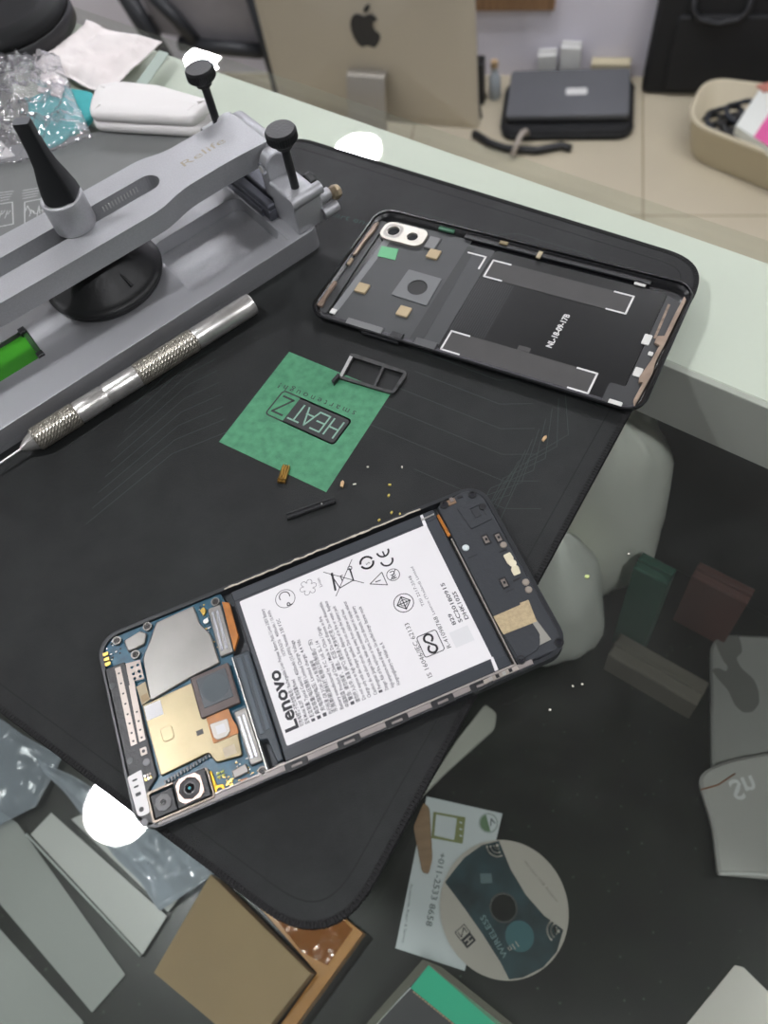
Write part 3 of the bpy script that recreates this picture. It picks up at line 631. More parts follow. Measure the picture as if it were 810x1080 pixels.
mb = MB(); mb.slab(roundpoly([(71.2, 4.6), (74.0, 4.8), (74.2, 2.2), (73.0, .2), (74.2, -1.6), (73.8, -4.4), (71.2, -4.4), (71.2, -1.8), (72.2, -.6), (71.2, 1)], .4, 2), 5.0, 5.25, mat('cream pad', '#cfc7ab', .6)); mb.slab(circ(72.9, .3, 1.4, 18), 5.25, 5.35, mat('cream dot', '#d8d0b6', .5)); sub(mb, 'foam_pad', sp, 0)
mb = MB(); mb.box(62, 65.2, 32.0, 34.4, 5.0, 5.4, mat('dusty copper contact', '#8f7660', .5, metal=.4), .2); mb.box(63.2, 64.6, 33, 34.8, 5.4, 5.7, cstrip, .1); mb.box(66.2, 68.4, 33.4, 34.4, 5.0, 5.2, black_pl); sub(mb, 'side_contact', sp, 0)
mb = MB()
for (x0, x1, y0, y1) in ((70.6, 73.6, 6.0, 6.6), (70.0, 73, -6.2, -5.6), (59.5, 63, 8.9, 9.1), (66, 69, -8.9, -8.7)): mb.box(x0, x1, y0, y1, 5.0, 5.08, black_pl)
sub(mb, 'moulded_slot', sp, 0)
for x, y in ((74.0, -33.0), (59.6, -33.4), (60.6, 33.3), (72.0, 32.8)):
    mb = MB(); mb.plate(circ(x, y, 1.6, 18), [circ(x, y, 1.0, 18)], 4.9, 5.4, black_pl); mb.lathe([(1.0, 0), (.9, 1)], mat('black screw', '#34343a', .35, metal=.6), (x, y, 4.8), (x, y, 5.2), 14); mb.build('screw', sp)
mb = MB(); mb.box(45, 57.5, -36.2, -34.6, 4.9, 5.45, mat('pale contact strip', '#c2b9b0', .35, metal=.5), .15)
for k in range(4): mb.box(47 + 2.4*k, 48.2 + 2.4*k, -36, -34.8, 5.45, 5.7, black_pl if k % 2 else steel)
sub(mb, 'side_contact', None, 0)

# ================================================================== BACK COVER
CX, CY, CA = 70.69, 255.52, -0.69249
cov = thing('phone_back_cover', 'empty black phone back cover lying inside up on the far side of the mat', 'phone cover', (CX, CY, MZ + .1), CA)
blk_gl = mat('glossy black inside', '#0f1011', .3, var=.1, vscale=30)
gry_in = mat('grey inner film', '#3f4142', .5, var=.06, vscale=60)
tape_in = mat('dark grey tape', '#403f3e', .6, var=.06, vscale=80)
whl = mat('white print line', '#d6d6d4', .5)
co = ccw(rrect(-77, 77, -36.8, 36.8, 9, 8))
mb = MB()                                        # bowl-shaped shell: floor, curved wall, rim
levels = [(inset(co, 5), .0), (inset(co, 2), .5), (inset(co, .5), 1.6), (co, 3.2), (inset(co, .25), 3.6), (inset(co, 1.0), 3.6), (inset(co, 1.3), 2.6), (inset(co, 2.6), 1.5), (inset(co, 4.8), .8)]
vs = []; fs = []; n = len(co)
for p, z in levels: vs += [(x, y, z) for x, y in p]
for l in range(len(levels) - 1):
    for i in range(n):
        j = (i+1) % n; fs.append([l*n+i, l*n+j, (l+1)*n+j, (l+1)*n+i])
fs += [list(range(n))[::-1], [(len(levels)-1)*n + i for i in range(n)]]
mb.add(vs, fs, mat('black cover shell', '#121315', .25), False); mb.build('shell', cov)
zi = .82
mb = MB(); mb.slab(roundpoly([(-66, 33), (-26, 33), (-26, -33.2), (-66, -33.2)], 1.5, 3), zi, zi + .12, gry_in)
mb.slab(roundpoly([(-66.0, 20), (-62.6, 20), (-64.8, -29), (-68, -29)], .6, 2), zi + .12, zi + .2, mat('grey strip', '#77797a', .5)); mb.build('inner_film', cov)
mb = MB(); mb.slab([(-26.5, 29.5), (-13.5, 29.5), (-13.5, -33), (-26.5, -33)], zi, zi + .16, mat('mid grey band', '#3a3c3d', .5)); mb.slab([(-26.5, 28), (-22.5, 28), (-21, -32), (-27, -32)], zi + .16, zi + .24, mat('dark band fold', '#2c2e2f', .5)); mb.build('graphite_band', cov)
mb = MB(); mb.slab(rrect(-13.4, 66, -33, 30, 2, 3), zi, zi + .1, blk_gl)
for k in range(16): mb.box(-13 + 1.05*k, -12.6 + 1.05*k, -20.8, 12, zi + .1, zi + .12, mat('fine scratch band', '#26282a', .45))
gf = mb.build('graphite_sheet', cov)
def tape_strip(x0, x1, y0, y1):
    mb = MB(); mb.slab([(x0, y0), (x1, y0), (x1, y1), (x0, y1)], zi + .1, zi + .25, tape_in)
    z = zi + .27
    for xs, d in ((x0, 1), (x1, -1)):
        mb.stroke([(xs + d*8.5, y0 + .3), (xs, y0 + .3), (xs, y1 - .3), (xs + d*8.5, y1 - .3)], .85, z, whl)
    return mb.build('adhesive_tape', cov)
tape_strip(-11.7, 53.6, 12.8, 24.0); tape_strip(-11.6, 53.9, -32.8, -21.3)
mb = MB(); mb.stroke([(-24.6, 24.5), (-15.8, 24.5), (-15.8, 16.6)], .85, zi + .27, whl); mb.build('corner_mark', cov); mb = MB(); mb.text('NL-18-09-17B', 31.6, -15.4, zi + .13, 3.6, whl, rot=88, fit=20, bold=.03)
mb.build('printed_marks', cov)
mb = MB(); mb.slab(rrect(18.5, 24.0, -21.2, -18.6, .3, 2), zi + .1, zi + .2, tape_in); mb.build('tape_tab', cov)
mb = MB(); mb.plate(roundpoly([(-45.8, 5.3), (-28.8, 5.0), (-28.2, -12.2), (-46.4, -11.6)], .6, 2), [circ(-37, -3.6, 4.6, 32)], zi + .12, zi + .5, mat('grey sensor surround', '#6a6c6d', .5)); mb.slab(circ(-37, -3.6, 4.6, 32), zi + .1, zi + .14, mat('black sensor hole', '#0c0d0e', .3)); mb.build('sensor_surround', cov)
camr = mat('silver camera ring', '#b9b5ac', .3, metal=.6)
mb = MB(); ro_ = rrect(-69.4, -46.6, 18.8, 30.4, 4.2, 6); mb.plate(ro_, [circ(-63.6, 24.8, 3.0, 24), circ(-53.2, 24.2, 2.6, 24)], zi + .1, zi + 1.5, camr)
mb.ring(rrect(-68, -59, 20.4, 29, 3, 4), circ(-63.6, 24.8, 3.4, 24), zi + 1.52, mat('dusty lens glass', '#8f8c86', .3)); cr_ = mb.build('camera_ring', cov, .3)
for x, y, r in ((-63.6, 24.8, 3.0), (-53.2, 24.2, 2.6)):
    mb = MB(); mb.slab(circ(x, y, r, 24), zi + .1, zi + .5, mat('smoky lens window', '#2b2d2f', .08), .1); mb.build('lens_window', cr_)
for x, y in ((-39.1, 17.8), (-60.7, -12.8), (-36.2, -19.0)):
    mb = MB(); mb.slab(rrect(x - 2.8, x + 2.8, y - 2.8, y + 2.8, .3, 2), zi + .12, zi + 1.1, mat('tan foam', '#b5a383', .8, bump=.4, bscale=900), .15); mb.build('foam_block', cov)
mb = MB(); mb.slab([(-65.0, 14.8), (-56.4, 15.6), (-54.6, 8.6), (-63.8, 8.2)], zi + .2, zi + .4, mat('green film', '#5fae7a', .45, var=.05, vscale=200)); gs = mb.build('green_sticker', cov); gs['label'] = 'small green sticker'
ant = mat('bronze antenna film', '#9a8777', .4, metal=.4, var=.2, vscale=160); ant_d = mat('dark antenna base', '#353637', .45)
mb = MB(); mb.slab(roundpoly([(-75, 30), (-70, 30), (-69, -32), (-74.4, -32)], 1, 2), zi + .1, zi + .5, ant_d)
mb.slab(roundpoly([(-74.6, 26), (-73, 28), (-72.4, 22), (-73.4, 14), (-73.2, 5), (-74.8, 4)], .5, 2), 1.4, 2.6, ant, .1); mb.slab(roundpoly([(-75, -14), (-73.2, -14), (-73.2, -24), (-72.2, -30), (-75, -30)], .5, 2), 1.3, 2.6, ant, .1)
mb.slab(rrect(-74.6, -73.2, -2, 2, .3, 2), 1.3, 2.4, mat('tan tab', '#a8967f', .6)); mb.slab(rrect(-67.8, -65, -31.4, -28.6, .3, 2), zi + .3, zi + .8, mat('white tab', '#cfcfca', .6)); mb.build('antenna_strip', cov)
mb = MB(); mb.slab(roundpoly([(66.5, 29), (74, 26), (74, -32), (60, -34), (60, -24), (66.5, -24)], 1, 2), zi + .1, zi + .4, ant_d)
mb.slab(roundpoly([(74.6, 28), (73.2, 30), (72.6, 18), (72.4, 6), (69.8, 5), (69.8, 1), (72.2, .5), (71.6, -8), (70.0, -18), (70.6, -21), (72.2, -20), (71.6, -30), (73.0, -33), (73.6, -24), (74.2, -14), (73.4, -8), (74, 4)], .5, 2), zi + .4, zi + 1.4, ant, .1)
mb.slab([(68.2, 24), (69.2, 24), (69.6, 4), (68.6, 4)], zi + .4, zi + .7, mat('rusty strip', '#8a7868', .5, var=.3, vscale=300)); mb.build('antenna_strip', cov)
for x, y, w, h in ((53.8, 31.2, 5, 2.2), (66.4, 2.2, 3.2, 5.6), (68.6, -15.4, 3.2, 4.6), (65.5, -33.4, 5.5, 2.4), (70.2, -4.5, 2, 2)):
    mb = MB(); mb.slab(rrect(x - w/2, x + w/2, y - h/2, y + h/2, .4, 2), zi + .4, zi + .8, mat('white tab', '#cfcfca', .6)); mb.build('white_tab', cov)
mb = MB(); mb.box(-30, 58, 31.6, 35, 1.4, 2.2, mat('black inner ledge', '#17181a', .35), .2); mb.box(6, 8, 30.2, 34.6, 2.2, 2.8, cream_t, .2); mb.box(-13, -9, 33, 35, 2.2, 2.9, mat('dull gold contact', '#877a5c', .5, metal=.4), .2)
mb.box(-45.5, -40, 20.2, 28, zi + .1, zi + 1.2, mat('grey clear clip', '#6f7070', .4), .3); mb.box(-44, -36, 33, 35, 1.5, 2.4, mat('dull green board', '#3c6b52', .5), .1)
mb.box(-58, -40, -35, -31, zi + .1, 1.7, mat('grey clear clip', '#6f7070', .4), .2); mb.box(-24, -14, -36, -30.5, zi + .1, 1.8, mat('brushed clip', '#4e4f50', .4), .2); mb.box(-36, -30, -36, -31, zi + .1, 1.8, black_pl, .2); mb.build('inner_ledge', cov)
mb = MB(); mb.box(-48, -30, -37.3, -36.4, 1.2, 2.6, black_pl, .2); mb.build('side_button', cov)

# ================================================================== SIM TRAY
sp_ = [G(*p, MZ) for p in ((354, 395), (372, 375), (428, 393), (413, 415))]
sim = thing('sim_tray', 'small grey metal SIM tray lying on the corner of the green square', 'SIM tray', (sp_[0].x, sp_[0].y, MZ + .05))
def sl(px, py): g = G(px, py, MZ + .8); return (g.x - sp_[0].x, g.y - sp_[0].y)
simm = mat('dark grey tray metal', '#4a4a4a', .4, metal=.6, var=.4, vscale=200)
mb = MB()
mb.plate(roundpoly([sl(357, 399), sl(370, 373), sl(376, 374), sl(429, 392), sl(428, 398), sl(416, 415), sl(411, 415)], [.3, .5, .5, 1.5, 1, 1.2, 1], 3),
         [[sl(362, 397), sl(373, 377.5), sl(403, 387), sl(394, 407)], [sl(396.5, 408), sl(405.5, 388), sl(425.5, 394), sl(414, 412.5)]], 0, 1.1, simm)
mb.build('tray_frame', sim, .12)
mb = MB(); mb.slab([sl(358, 397), sl(369, 376), sl(372, 377), sl(361, 398)], 1.1, 1.25, mat('bright tray end', '#cfcfcd', .3, metal=.6)); mb.build('inner_plate', sim)
mb = MB(); mb.slab([sl(350, 403), sl(357, 395), sl(359, 397), sl(352, 406)], 0, 2.2, black_pl, .2); mb.build('outer_cap', sim)

# ================================================================== SMALL BITS ON THE MAT
g0, g1 = G(296, 508, MZ + 1.5), G(302, 489, MZ + 1.5); d = (g1 - g0)
bp_ = thing('brass_pin', 'tiny ribbed brass pin lying on the near edge of the green square', 'pin', (g0.x, g0.y, MZ + .05), math.atan2(d.y, d.x)); L = d.length
mb = MB()
for k, y in enumerate((-1.1, 0, 1.1)): mb.slab(roundpoly([(0, y - .55), (L - .8, y - .5), (L, y), (L - .8, y + .5), (0, y + .55)], .2, 2), 0, 1.5, brass, .35)
mb.build('contact', bp_)
mb = MB(); mb.box(.8, 1.6, -1.7, 1.7, 0, 1.65, mat('dark brass band', '#8a6a32', .35, metal=.9), .15); mb.build('band', bp_)
g0, g1 = G(302, 545, MZ + 1), G(353, 527, MZ + 1); d = g1 - g0
bs = thing('black_connector_strip', 'thin black ribbed plastic strip lying on the mat above the phone', 'plastic strip', (g0.x, g0.y, MZ + .05), math.atan2(d.y, d.x)); L = d.length
mb = MB(); mb.box(0, L, -1.3, 1.3, 0, 1.2, black_pl, .15); mb.box(.3, L - .3, -1.2, -.5, 1.2, 1.6, black_pl, .1); mb.box(.3, L - .3, .5, 1.2, 1.2, 1.6, black_pl, .1); mb.build('strip_body', bs)
mb = MB(); mb.box(L * .72, L * .75, -.4, .3, 1.2, 1.5, steel); mb.build('metal_speck', bs)
crumb_m = [mat('tan crumb', '#c6a57a', .6), mat('yellow crumb', '#c8b45a', .6), mat('pale crumb', '#d8d4c6', .6)]
def crumb(px, py, z, L, w, mm, label, name='crumb', grp='crumbs scattered on the mat', a=None):
    g = G(px, py, z); mb = MB(); a = random.uniform(0, 180) if a is None else a
    mb.slab(roundpoly([(-L/2, -w/2), (L*.3, -w*.6), (L/2, 0), (L*.2, w/2), (-L*.4, w*.4)], .1, 1), 0, min(w, .8), mm, .05, Matrix.Rotation(R(a), 4, 'Z'))
    o = mb.build(name); o.location = (g.x*K, g.y*K, (z + .04)*K + Z0); tag(o, label, 'crumb', grp)
crumb(574, 463, MZ, 3.0, 1.1, crumb_m[0], 'tan shaving on the mat just below the black back cover', a=40)
crumb(361, 511, MZ, 3.2, 1.2, crumb_m[0], 'curled tan shaving on the mat just right of the green square corner', a=70)
crumb(374, 511, MZ, 1.6, .5, crumb_m[2], 'thin pale sliver beside the curled tan shaving', a=0)
for px, py in ((411, 512), (410, 523), (413, 541), (422, 543), (400, 549)):
    crumb(px, py, MZ, 1.3, .7, crumb_m[1], 'tiny yellow crumb above the top edge of the open phone')
for px, py in ((424, 493), (388, 493)):
    crumb(px, py, MZ, 1.0, .6, crumb_m[2], 'tiny white crumb on the mat below the SIM tray')
crumb(619, 609, 0, 1.8, 1.2, mat('lime crumb', '#c3cf8a', .6), 'lime crumb on the bare glass right of the phone', grp='crumbs on the glass')
for px, py in ((614, 722), (604, 724), (663, 585), (580, 749)):
    crumb(px, py, 0, .9, .6, crumb_m[2], 'tiny pale crumb on the dark glass right of the phone', grp='crumbs on the glass')
for px, py in ((303, 789), (324, 789)):
    pass

# ================================================================== METAL PEN
a0, a1 = G(28, 470, MZ + 5.2), G(266, 320, MZ + 5.2); d = a1 - a0; L = d.length; pen_a = math.atan2(d.y, d.x)
pen = thing('needle_pen', 'silver needle pen with knurled grips lying on the mat along the aluminium clamp', 'tool', (a0.x, a0.y, MZ + .05), pen_a)
PR = 5.2
knurl = mat('knurled steel', '#aca79c', .36, metal=.85, var=.18, vscale=300)
def mm(x): return Vector((x, 0, PR))
tt = [0, .035, .215, .325, .415, .475, .735, 1.0]
def knurled(x0, x1, r, name):
    mb = MB(); N = 36; M_ = max(8, int((x1 - x0) / .8)); vs = []; fs = []
    for i in range(M_ + 1):
        x = x0 + (x1 - x0) * i / M_
        for k in range(N):
            g = 2*PI*(k + .5*(i % 2))/N; rr = r + (.22 if (k + i) % 2 else -.06)
            if i in (0, M_): rr = r - .35
            vs.append((x, rr*math.cos(g), PR + rr*math.sin(g)))
    for i in range(M_):
        for k in range(N): j = (k+1) % N; fs.append([i*N+k, (i+1)*N+k, (i+1)*N+j, i*N+j])
    fs.append(list(range(N))); fs.append([M_*N + k for k in range(N)][::-1])
    mb.add([v for v in vs], [f[::-1] for f in fs], knurl); mb.build(name, pen)
mb = MB(); mb.lathe([(PR - .3, 0), (PR - .1, .02), (PR - .1, .93), (PR - .25, .95), (PR - .25, .965), (PR - .1, .975), (PR - .5, 1)], steel, mm(L*tt[6]), mm(L), 36)
mb.lathe([(3.2, 0), (3.2, 1)], mat('dark bore', '#3a3a3c', .5, metal=.5), mm(L - .1), mm(L + .05), 24); mb.build('handle_tube', pen)
knurled(L*tt[5], L*tt[6], PR - .1, 'knurled_grip')
mb = MB(); mb.lathe([(PR - .3, 0), (PR - .1, .03), (PR - .1, .44), (PR - .4, .46), (PR - .4, .48), (PR - .1, .5), (PR - .1, 1)], steel, mm(L*tt[2]), mm(L*tt[5]), 36); mb.build('shaft', pen)
knurled(L*tt[1], L*tt[2], PR - .05, 'knurled_collar')
mb = MB(); mb.lathe([(1.0, 0), (2.4, .3), (3.0, .45), (4.4, 1)], steel, mm(-2.6), mm(L*tt[1] + .2), 28); mb.build('chuck', pen)
mb = MB(); mb.lathe([(.15, 0), (.5, .3), (.55, 1)], steel, (-34, 0, PR - 1.2), (-2, 0, PR), 12); mb.build('needle', pen)

# ================================================================== ALUMINIUM CLAMP FIXTURE
FA = R(26)
fix = thing('clamp_fixture', 'aluminium clamping fixture with slotted arm and black suction cup standing on the mat', 'clamp', (2.37, 319.89, MZ + .05), FA)
BH = 11.4
bo_ = rrect(-300, 1.5, 0, 82, 5, 5)
mb = MB(); mb.slab(bo_, 0, 3.0, alu, .0); mb.build('base_plate', fix)
mb = MB(); bi = inset(ccw(bo_), 1.7); mb.plate(bo_, [bi], 3.0, BH, alu, side=alu); rim = mb.build('base_rim', fix, .5)
# raised bed with a rounded pocket, plus a slot that holds a green inset
mb = MB(); bed = rrect(-298.2, -.3, 1.8, 80.2, 3, 3)
pocket = rrect(-65, -14, 8, 50, 6, 6); slot2 = roundpoly([(-215, 27), (-134.5, 26), (-134, 47.5), (-215, 48)], .6, 2)
mb.plate(bed, [pocket, slot2], 3.0, BH - .9, alu_floor); mb.build('bed', fix, .25)
mb = MB(); mb.slab([(-14, 4), (-12.2, 4), (-12.2, 78), (-14, 78)], BH - .9, BH - .3, alu, .15); mb.build('ridge', fix)
mb = MB(); mb.slab(roundpoly([(-214.5, 27.6), (-136, 26.8), (-135.4, 46.8), (-214.5, 47.2)], .5, 2), 3.1, BH - 2.2, mat('bright green inset', '#3f9a24', .25, hex2='#2f7a1c', vscale=30), .4); gi = mb.build('green_inset', fix); gi['label'] = 'bright green inset'
mb = MB(); mb.box(-137.4, -134.2, 25.4, 28.6, 4, BH + .4, black_pl, .3); mb.box(-137.4, -134.2, 44.6, 48.4, 4, BH + .4, black_pl, .3); mb.box(-136.6, -134.5, 26, 48, 4, BH - .8, mat('dark green end', '#234a20', .4), .2); mb.build('inset_end', fix)
# arm
AZ0, AZ1 = 33.6, 44.0
arm_o = roundpoly([(.5, 27.4), (.5, 57.4), (-38, 58.2), (-48, 62.4), (-75, 63), (-200, 69), (-206, 63), (-206, 36), (-200, 29), (-121, 25.8), (-58, 24.6), (-45.5, 28.9), (-21, 29.1)], [1.2, 1.2, 8, 8, 20, 4, 4, 4, 4, 20, 8, 7, 6], 6)
slot_o = []
for k in range(13): t = R(-90 + 180*k/12); slot_o.append((-54 + 5.6*math.cos(t), 44.8 + 5.6*math.sin(t)))
for k in range(13): t = R(90 + 180*k/12); slot_o.append((-185 + 5.6*math.cos(t), 47.6 + 5.6*math.sin(t)))
mb = MB(); mb.plate(arm_o, [slot_o], AZ0, AZ1, alu); arm = mb.build('slotted_arm', fix, .6)
mb = MB(); mb.text('Relife', -36, 41.5, AZ1 + .04, 6, mat('worn gold lettering', '#a59d8c', .5, metal=.5), rot=1, fit=23); mb.build('faded_lettering', arm)
mb = MB(); mb.plate([(-178, 41.6), (-60, 39.2), (-60, 40.4), (-178, 42.8)], [], AZ0 + 2.5, AZ0 + 3.5, alu_edge)
for k in range(12): mb.box(-76 + 1.6*k, -75.5 + 1.6*k, 50.0, 50.5, AZ1 - 5, AZ1 - 2.5, whl)
mb.build('slot_scale', arm)
# suction cup with its handle
CXk, CYk = -90.4, 45.6
cz0 = BH - .85
mb = MB(); mb.lathe([(24.5, 0), (26.6, .03), (27.0, .09), (26.4, .12), (27.6, .14), (27.9, .19), (27.5, .23), (26.0, .255), (25.2, .27), (24.0, .31), (21, .46), (17, .62), (13, .76), (11.5, .84), (11, 1)], black_soft, (CXk, CYk, cz0), (CXk, CYk, AZ0 - .1), 64)
cup = mb.build('suction_cup', fix)
mb = MB(); mb.box(11, 24.5, -.7, .7, -.6, .7, black_soft, .3, Matrix.Translation((CXk, CYk, cz0 + 12.6)) @ Matrix.Rotation(R(-78), 4, 'Z') @ Matrix.Translation((18, 0, 0)) @ Matrix.Rotation(R(34), 4, 'Y') @ Matrix.Translation((-18, 0, 0))); mb.build('rib', cup)
mb = MB(); mb.cyl((CXk, CYk, AZ0 - .2), (CXk, CYk, AZ1 + .5), 5.2, alu_dark, seg=28); mb.build('stem', fix)
mb = MB(); mb.lathe([(9.0, 0), (9.2, .05), (9.2, .95), (8.8, 1), (7.4, 1), (7.2, .5)], alu, (CXk, CYk, AZ1 + .1), (CXk, CYk, AZ1 + 15), 44, cap=False)
mb.slab(circ(CXk, CYk, 9.0, 40), AZ1 + .1, AZ1 + 1, alu); collar = mb.build('collar', fix)
mb = MB(); vs = []; fs = []                       # flat lever tapering upwards
secs = [(0, 7.0, 6.4), (5, 7.0, 6.2), (10, 6.9, 5.4), (16, 5.9, 4.2), (22, 4.4, 3.2), (28, 3.8, 2.7), (36, 3.5, 2.4), (41, 3.45, 2.3)]
NS = 24
for z, a, b in secs:
    for k in range(NS):
        t = 2*PI*k/NS; e = .3; cx = math.copysign(abs(math.cos(t))**e, math.cos(t)); sy = math.copysign(abs(math.sin(t))**e, math.sin(t)); vs.append((a*cx, b*sy, z))
for l in range(len(secs) - 1):
    for k in range(NS): j = (k+1) % NS; fs.append([l*NS+k, l*NS+j, (l+1)*NS+j, (l+1)*NS+k])
ML_ = Matrix.Translation((CXk + .8, CYk, AZ1 + 8.5)) @ Matrix.Rotation(R(-42), 4, 'Z')
mb.add(vs, fs + [list(range(NS))[::-1]], mat('black lever', '#141618', .42), True, ML_)
mb.add(vs[-NS:], [list(range(NS))], mat('grey lever tip', '#5b5d60', .6), False, ML_)
mb.build('lever', fix)
# hinge end: grooved block, two ears, round knuckles, screws
mb = MB(); mb.box(-12, 1, 20.5, 63.5, BH - 1, 16, alu_dark, .6); mb.box(-11.6, -7.6, 20.7, 63.3, 16, 18.6, alu_dark, .6); mb.box(-6.2, .8, 20.7, 63.3, 16, 19.4, alu_dark, .6); mb.box(-13.4, -11.8, 26, 58, BH - .9, 15, alu_dark, .4); mb.build('hinge_block', fix)
M3 = Matrix(((1, 0, 0, 0), (0, 0, -1, 0), (0, 1, 0, 0), (0, 0, 0, 1)))
def ear_part(y0, y1, yl0, yl1, yc):
    mb = MB(); mb.slab(roundpoly([(-8, BH - 1), (7.5, BH - 1), (7.5, 26), (5.5, 30.5), (-8, 30.5)], [1, 1, 3, 3, 2], 4), -y1, -y0, alu, .6, M3)
    mb.slab(roundpoly([(-7.5, 20), (4, 20), (4, 36), (1.5, 42), (-4.5, 42), (-7.5, 37)], [1, 1, 4, 4, 4, 4], 5), -yl1, -yl0, alu, .6, M3)
    mb.cyl((-8.4, yc, 27.6), (8.6, yc, 27.6), 3.0, alu, seg=22)
    return mb
ear_part(2, 20.4, 20.2, 26.6, 3.2).build('hinge_ear', fix); ear_part(63.6, 80, 58.4, 63.8, 78.8).build('hinge_ear', fix)
mb = MB(); mb.lathe([(4.4, 0), (5.4, .03), (5.4, .97), (4.4, 1)], alu, (1.8, 26.8, 38.6), (1.8, 58.2, 38.6), 32); mb.build('hinge_barrel', fix)
mb = MB(); mb.cyl((-8.2, 23.4, 36), (-7.4, 23.4, 36), 3.0, alu_edge, seg=28); mb.cyl((-8.5, 23.4, 36), (-8.0, 23.4, 36), 1.8, steel, seg=20); mb.build('pivot_disc', fix)
for y in (8.4, 75.6):
    x = -1.2
    mb = MB(); mb.cyl((x, y, 22), (x, y, 52), 2.0, black_pl, seg=18); rod = mb.build('screw_rod', fix)
    mb = MB(); z = 50.5
    mb.lathe([(2.6, 0), (3.8, .1), (3.8, .3), (5.6, .36), (6.6, .46), (6.8, .9), (6.2, 1)], black_pl, (x, y, z), (x, y, z + 9.5), 40)
    for k in range(40):
        g = 2*PI*k/40; mb.box(6.5, 6.95, -.2, .2, z + 4.8, z + 8.4, black_pl, M=Matrix.Translation((x, y, 0)) @ Matrix.Rotation(g, 4, 'Z'))
    mb.build('knurled_knob', rod)
mb = MB(); mb.cyl((6, 5.2, 20.5), (13.5, 5.2, 20.5), 2.7, alu, seg=22); mb.build('side_pin', fix, .3)
mb = MB(); mb.cyl((6, 1.8, 14.6), (14.5, 1.8, 14.6), 3.0, alu, seg=22); mb.build('side_pin', fix, .3)
mb = MB(); mb.lathe([(2.0, 0), (3.2, .15), (3.5, .5), (3.0, .85), (1.6, 1)], mat('pale brass nut', '#c9b79a', .3, metal=.9), (13.6, 4.2, 19.5), (19, 4.2, 19.5), 8, smooth=False); mb.build('brass_nut', fix)
mb = MB(); mb.cyl((7, 17, 22), (9.5, 17, 22), 2.0, black_pl, seg=16); mb.lathe([(3.4, 0), (3.8, .2), (3.8, .8), (3.2, 1)], black_pl, (9.5, 17, 22), (13.5, 17, 22), 10, smooth=False); mb.build('side_bolt', fix)

# ================================================================== THINGS BEHIND THE CLAMP
def locpoly(pts, z, o): return [(G(x, y, z).x - o[0], G(x, y, z).y - o[1]) for x, y in pts]
# grey printed pouch
pg = [G(*p, 1) for p in ((-12, 158), (186, 131))]
FXV = lambda x, y: Vector((2.37 + x*math.cos(FA) - y*math.sin(FA), 319.89 + x*math.sin(FA) + y*math.cos(FA), 0))
pts = [pg[0].xy, G(60, 148, 1).xy, G(120, 138, 1).xy, pg[1].xy, G(197, 129, 1).xy, G(200, 150, 1).xy, FXV(-62, 90).xy, FXV(-230, 90).xy]
o = Vector((-110, 430, 0))
po = thing('grey_pouch', 'grey foil pouch with white printed diagrams lying behind the clamp arm', 'pouch', o)
pm = mat('grey foil', '#777978', .42, metal=.15, var=.05, vscale=30, bump=.2, bscale=60)
mb = MB(); q = [(p.x - o.x, p.y - o.y) for p in pts]; mb.slab(q, .1, 2.2, pm, .5); pb = mb.build('pouch_body', po)
mb = MB(); a_, b_ = Vector(q[3]), Vector(q[5])    # saw-cut end
for k in range(9):
    t = k / 9; p = a_.lerp(b_, t); r_ = a_.lerp(b_, t + .11); mdl = (p + r_) / 2 + Vector((2.2, 1.4)); mb.slab([tuple(p - Vector((4, 2))), tuple(r_ - Vector((4, 2))), tuple(r_), tuple(mdl), tuple(p)], 2.2, 2.5, pm)
mb.build('crimped_end', po)
mb = MB(); wl = mat('white pouch print', '#c9cac8', .5); gp = lambda x, y: (G(x, y, 2.3).x - o.x, G(x, y, 2.3).y - o.y)
zz = 2.24
for quad in (((-6, 216), (13, 213), (14, 236), (-6, 240)), ((26, 213), (52, 208), (60, 228), (26, 236))): mb.stroke([gp(*p) for p in quad], .5, zz, wl, True)
for k in range(4):
    mb.stroke([gp(-6, 204 + 3.0*k), gp(14 - 1.5*k, 201.5 + 2.8*k)], .35, zz, wl); mb.stroke([gp(24, 201 + 2.8*k), gp(42 - k, 198 + 2.8*k)], .35, zz, wl)
for k in range(5): mb.stroke([gp(27 + 4*k, 222 + (k % 2)*6), gp(29 + 4*k, 217 + (k % 3)*4), gp(33 + 3*k, 225)], .35, zz, wl); mb.stroke([gp(-4 + 3*k, 226 + (k % 2)*4), gp(-1 + 3*k, 222)], .35, zz, wl)
for k in range(60): x = -8 + 2.0*k; mb.stroke([gp(x, 188 - .3*x), gp(x + .4, 176 - .3*x)], .3, 2.22, mat('grey ribbing', '#7d807f', .5))
mb.build('printed_diagram', po)
# teal sheet, kraft paper scrap
def sheet(name, label, cat, pxs, z0, z1, m, r=1.5, ch=.2, parent=None):
    g = [G(x, y, z1) for x, y in pxs]; cx = sum(p.x for p in g)/len(g); cy = sum(p.y for p in g)/len(g)
    mb = MB(); mb.slab(roundpoly([(p.x - cx, p.y - cy) for p in g], r, 4), 0, z1 - z0, m, ch)
    o = mb.build(name); o.location = (cx*K, cy*K, z0*K + Z0); tag(o, label, cat); return o
sheet('teal_sponge', 'turquoise cleaning sponge under the crumpled clear bag', 'sponge', ((34, 160), (62, 150), (96, 122), (98, 96), (60, 90), (28, 104)), .1, 4, mat('turquoise sponge', '#3aa3a6', .7, var=.08, vscale=60, bump=.4, bscale=900), 4, 1)
sheet('kraft_paper_scrap', 'small brown paper scrap between the turquoise sponge and the grey pouch', 'paper', ((68, 153), (80, 140), (102, 151), (84, 156)), 2.4 if False else .05, .6, mat('kraft paper', '#b39b78', .8, var=.08, vscale=90), .6, .05)
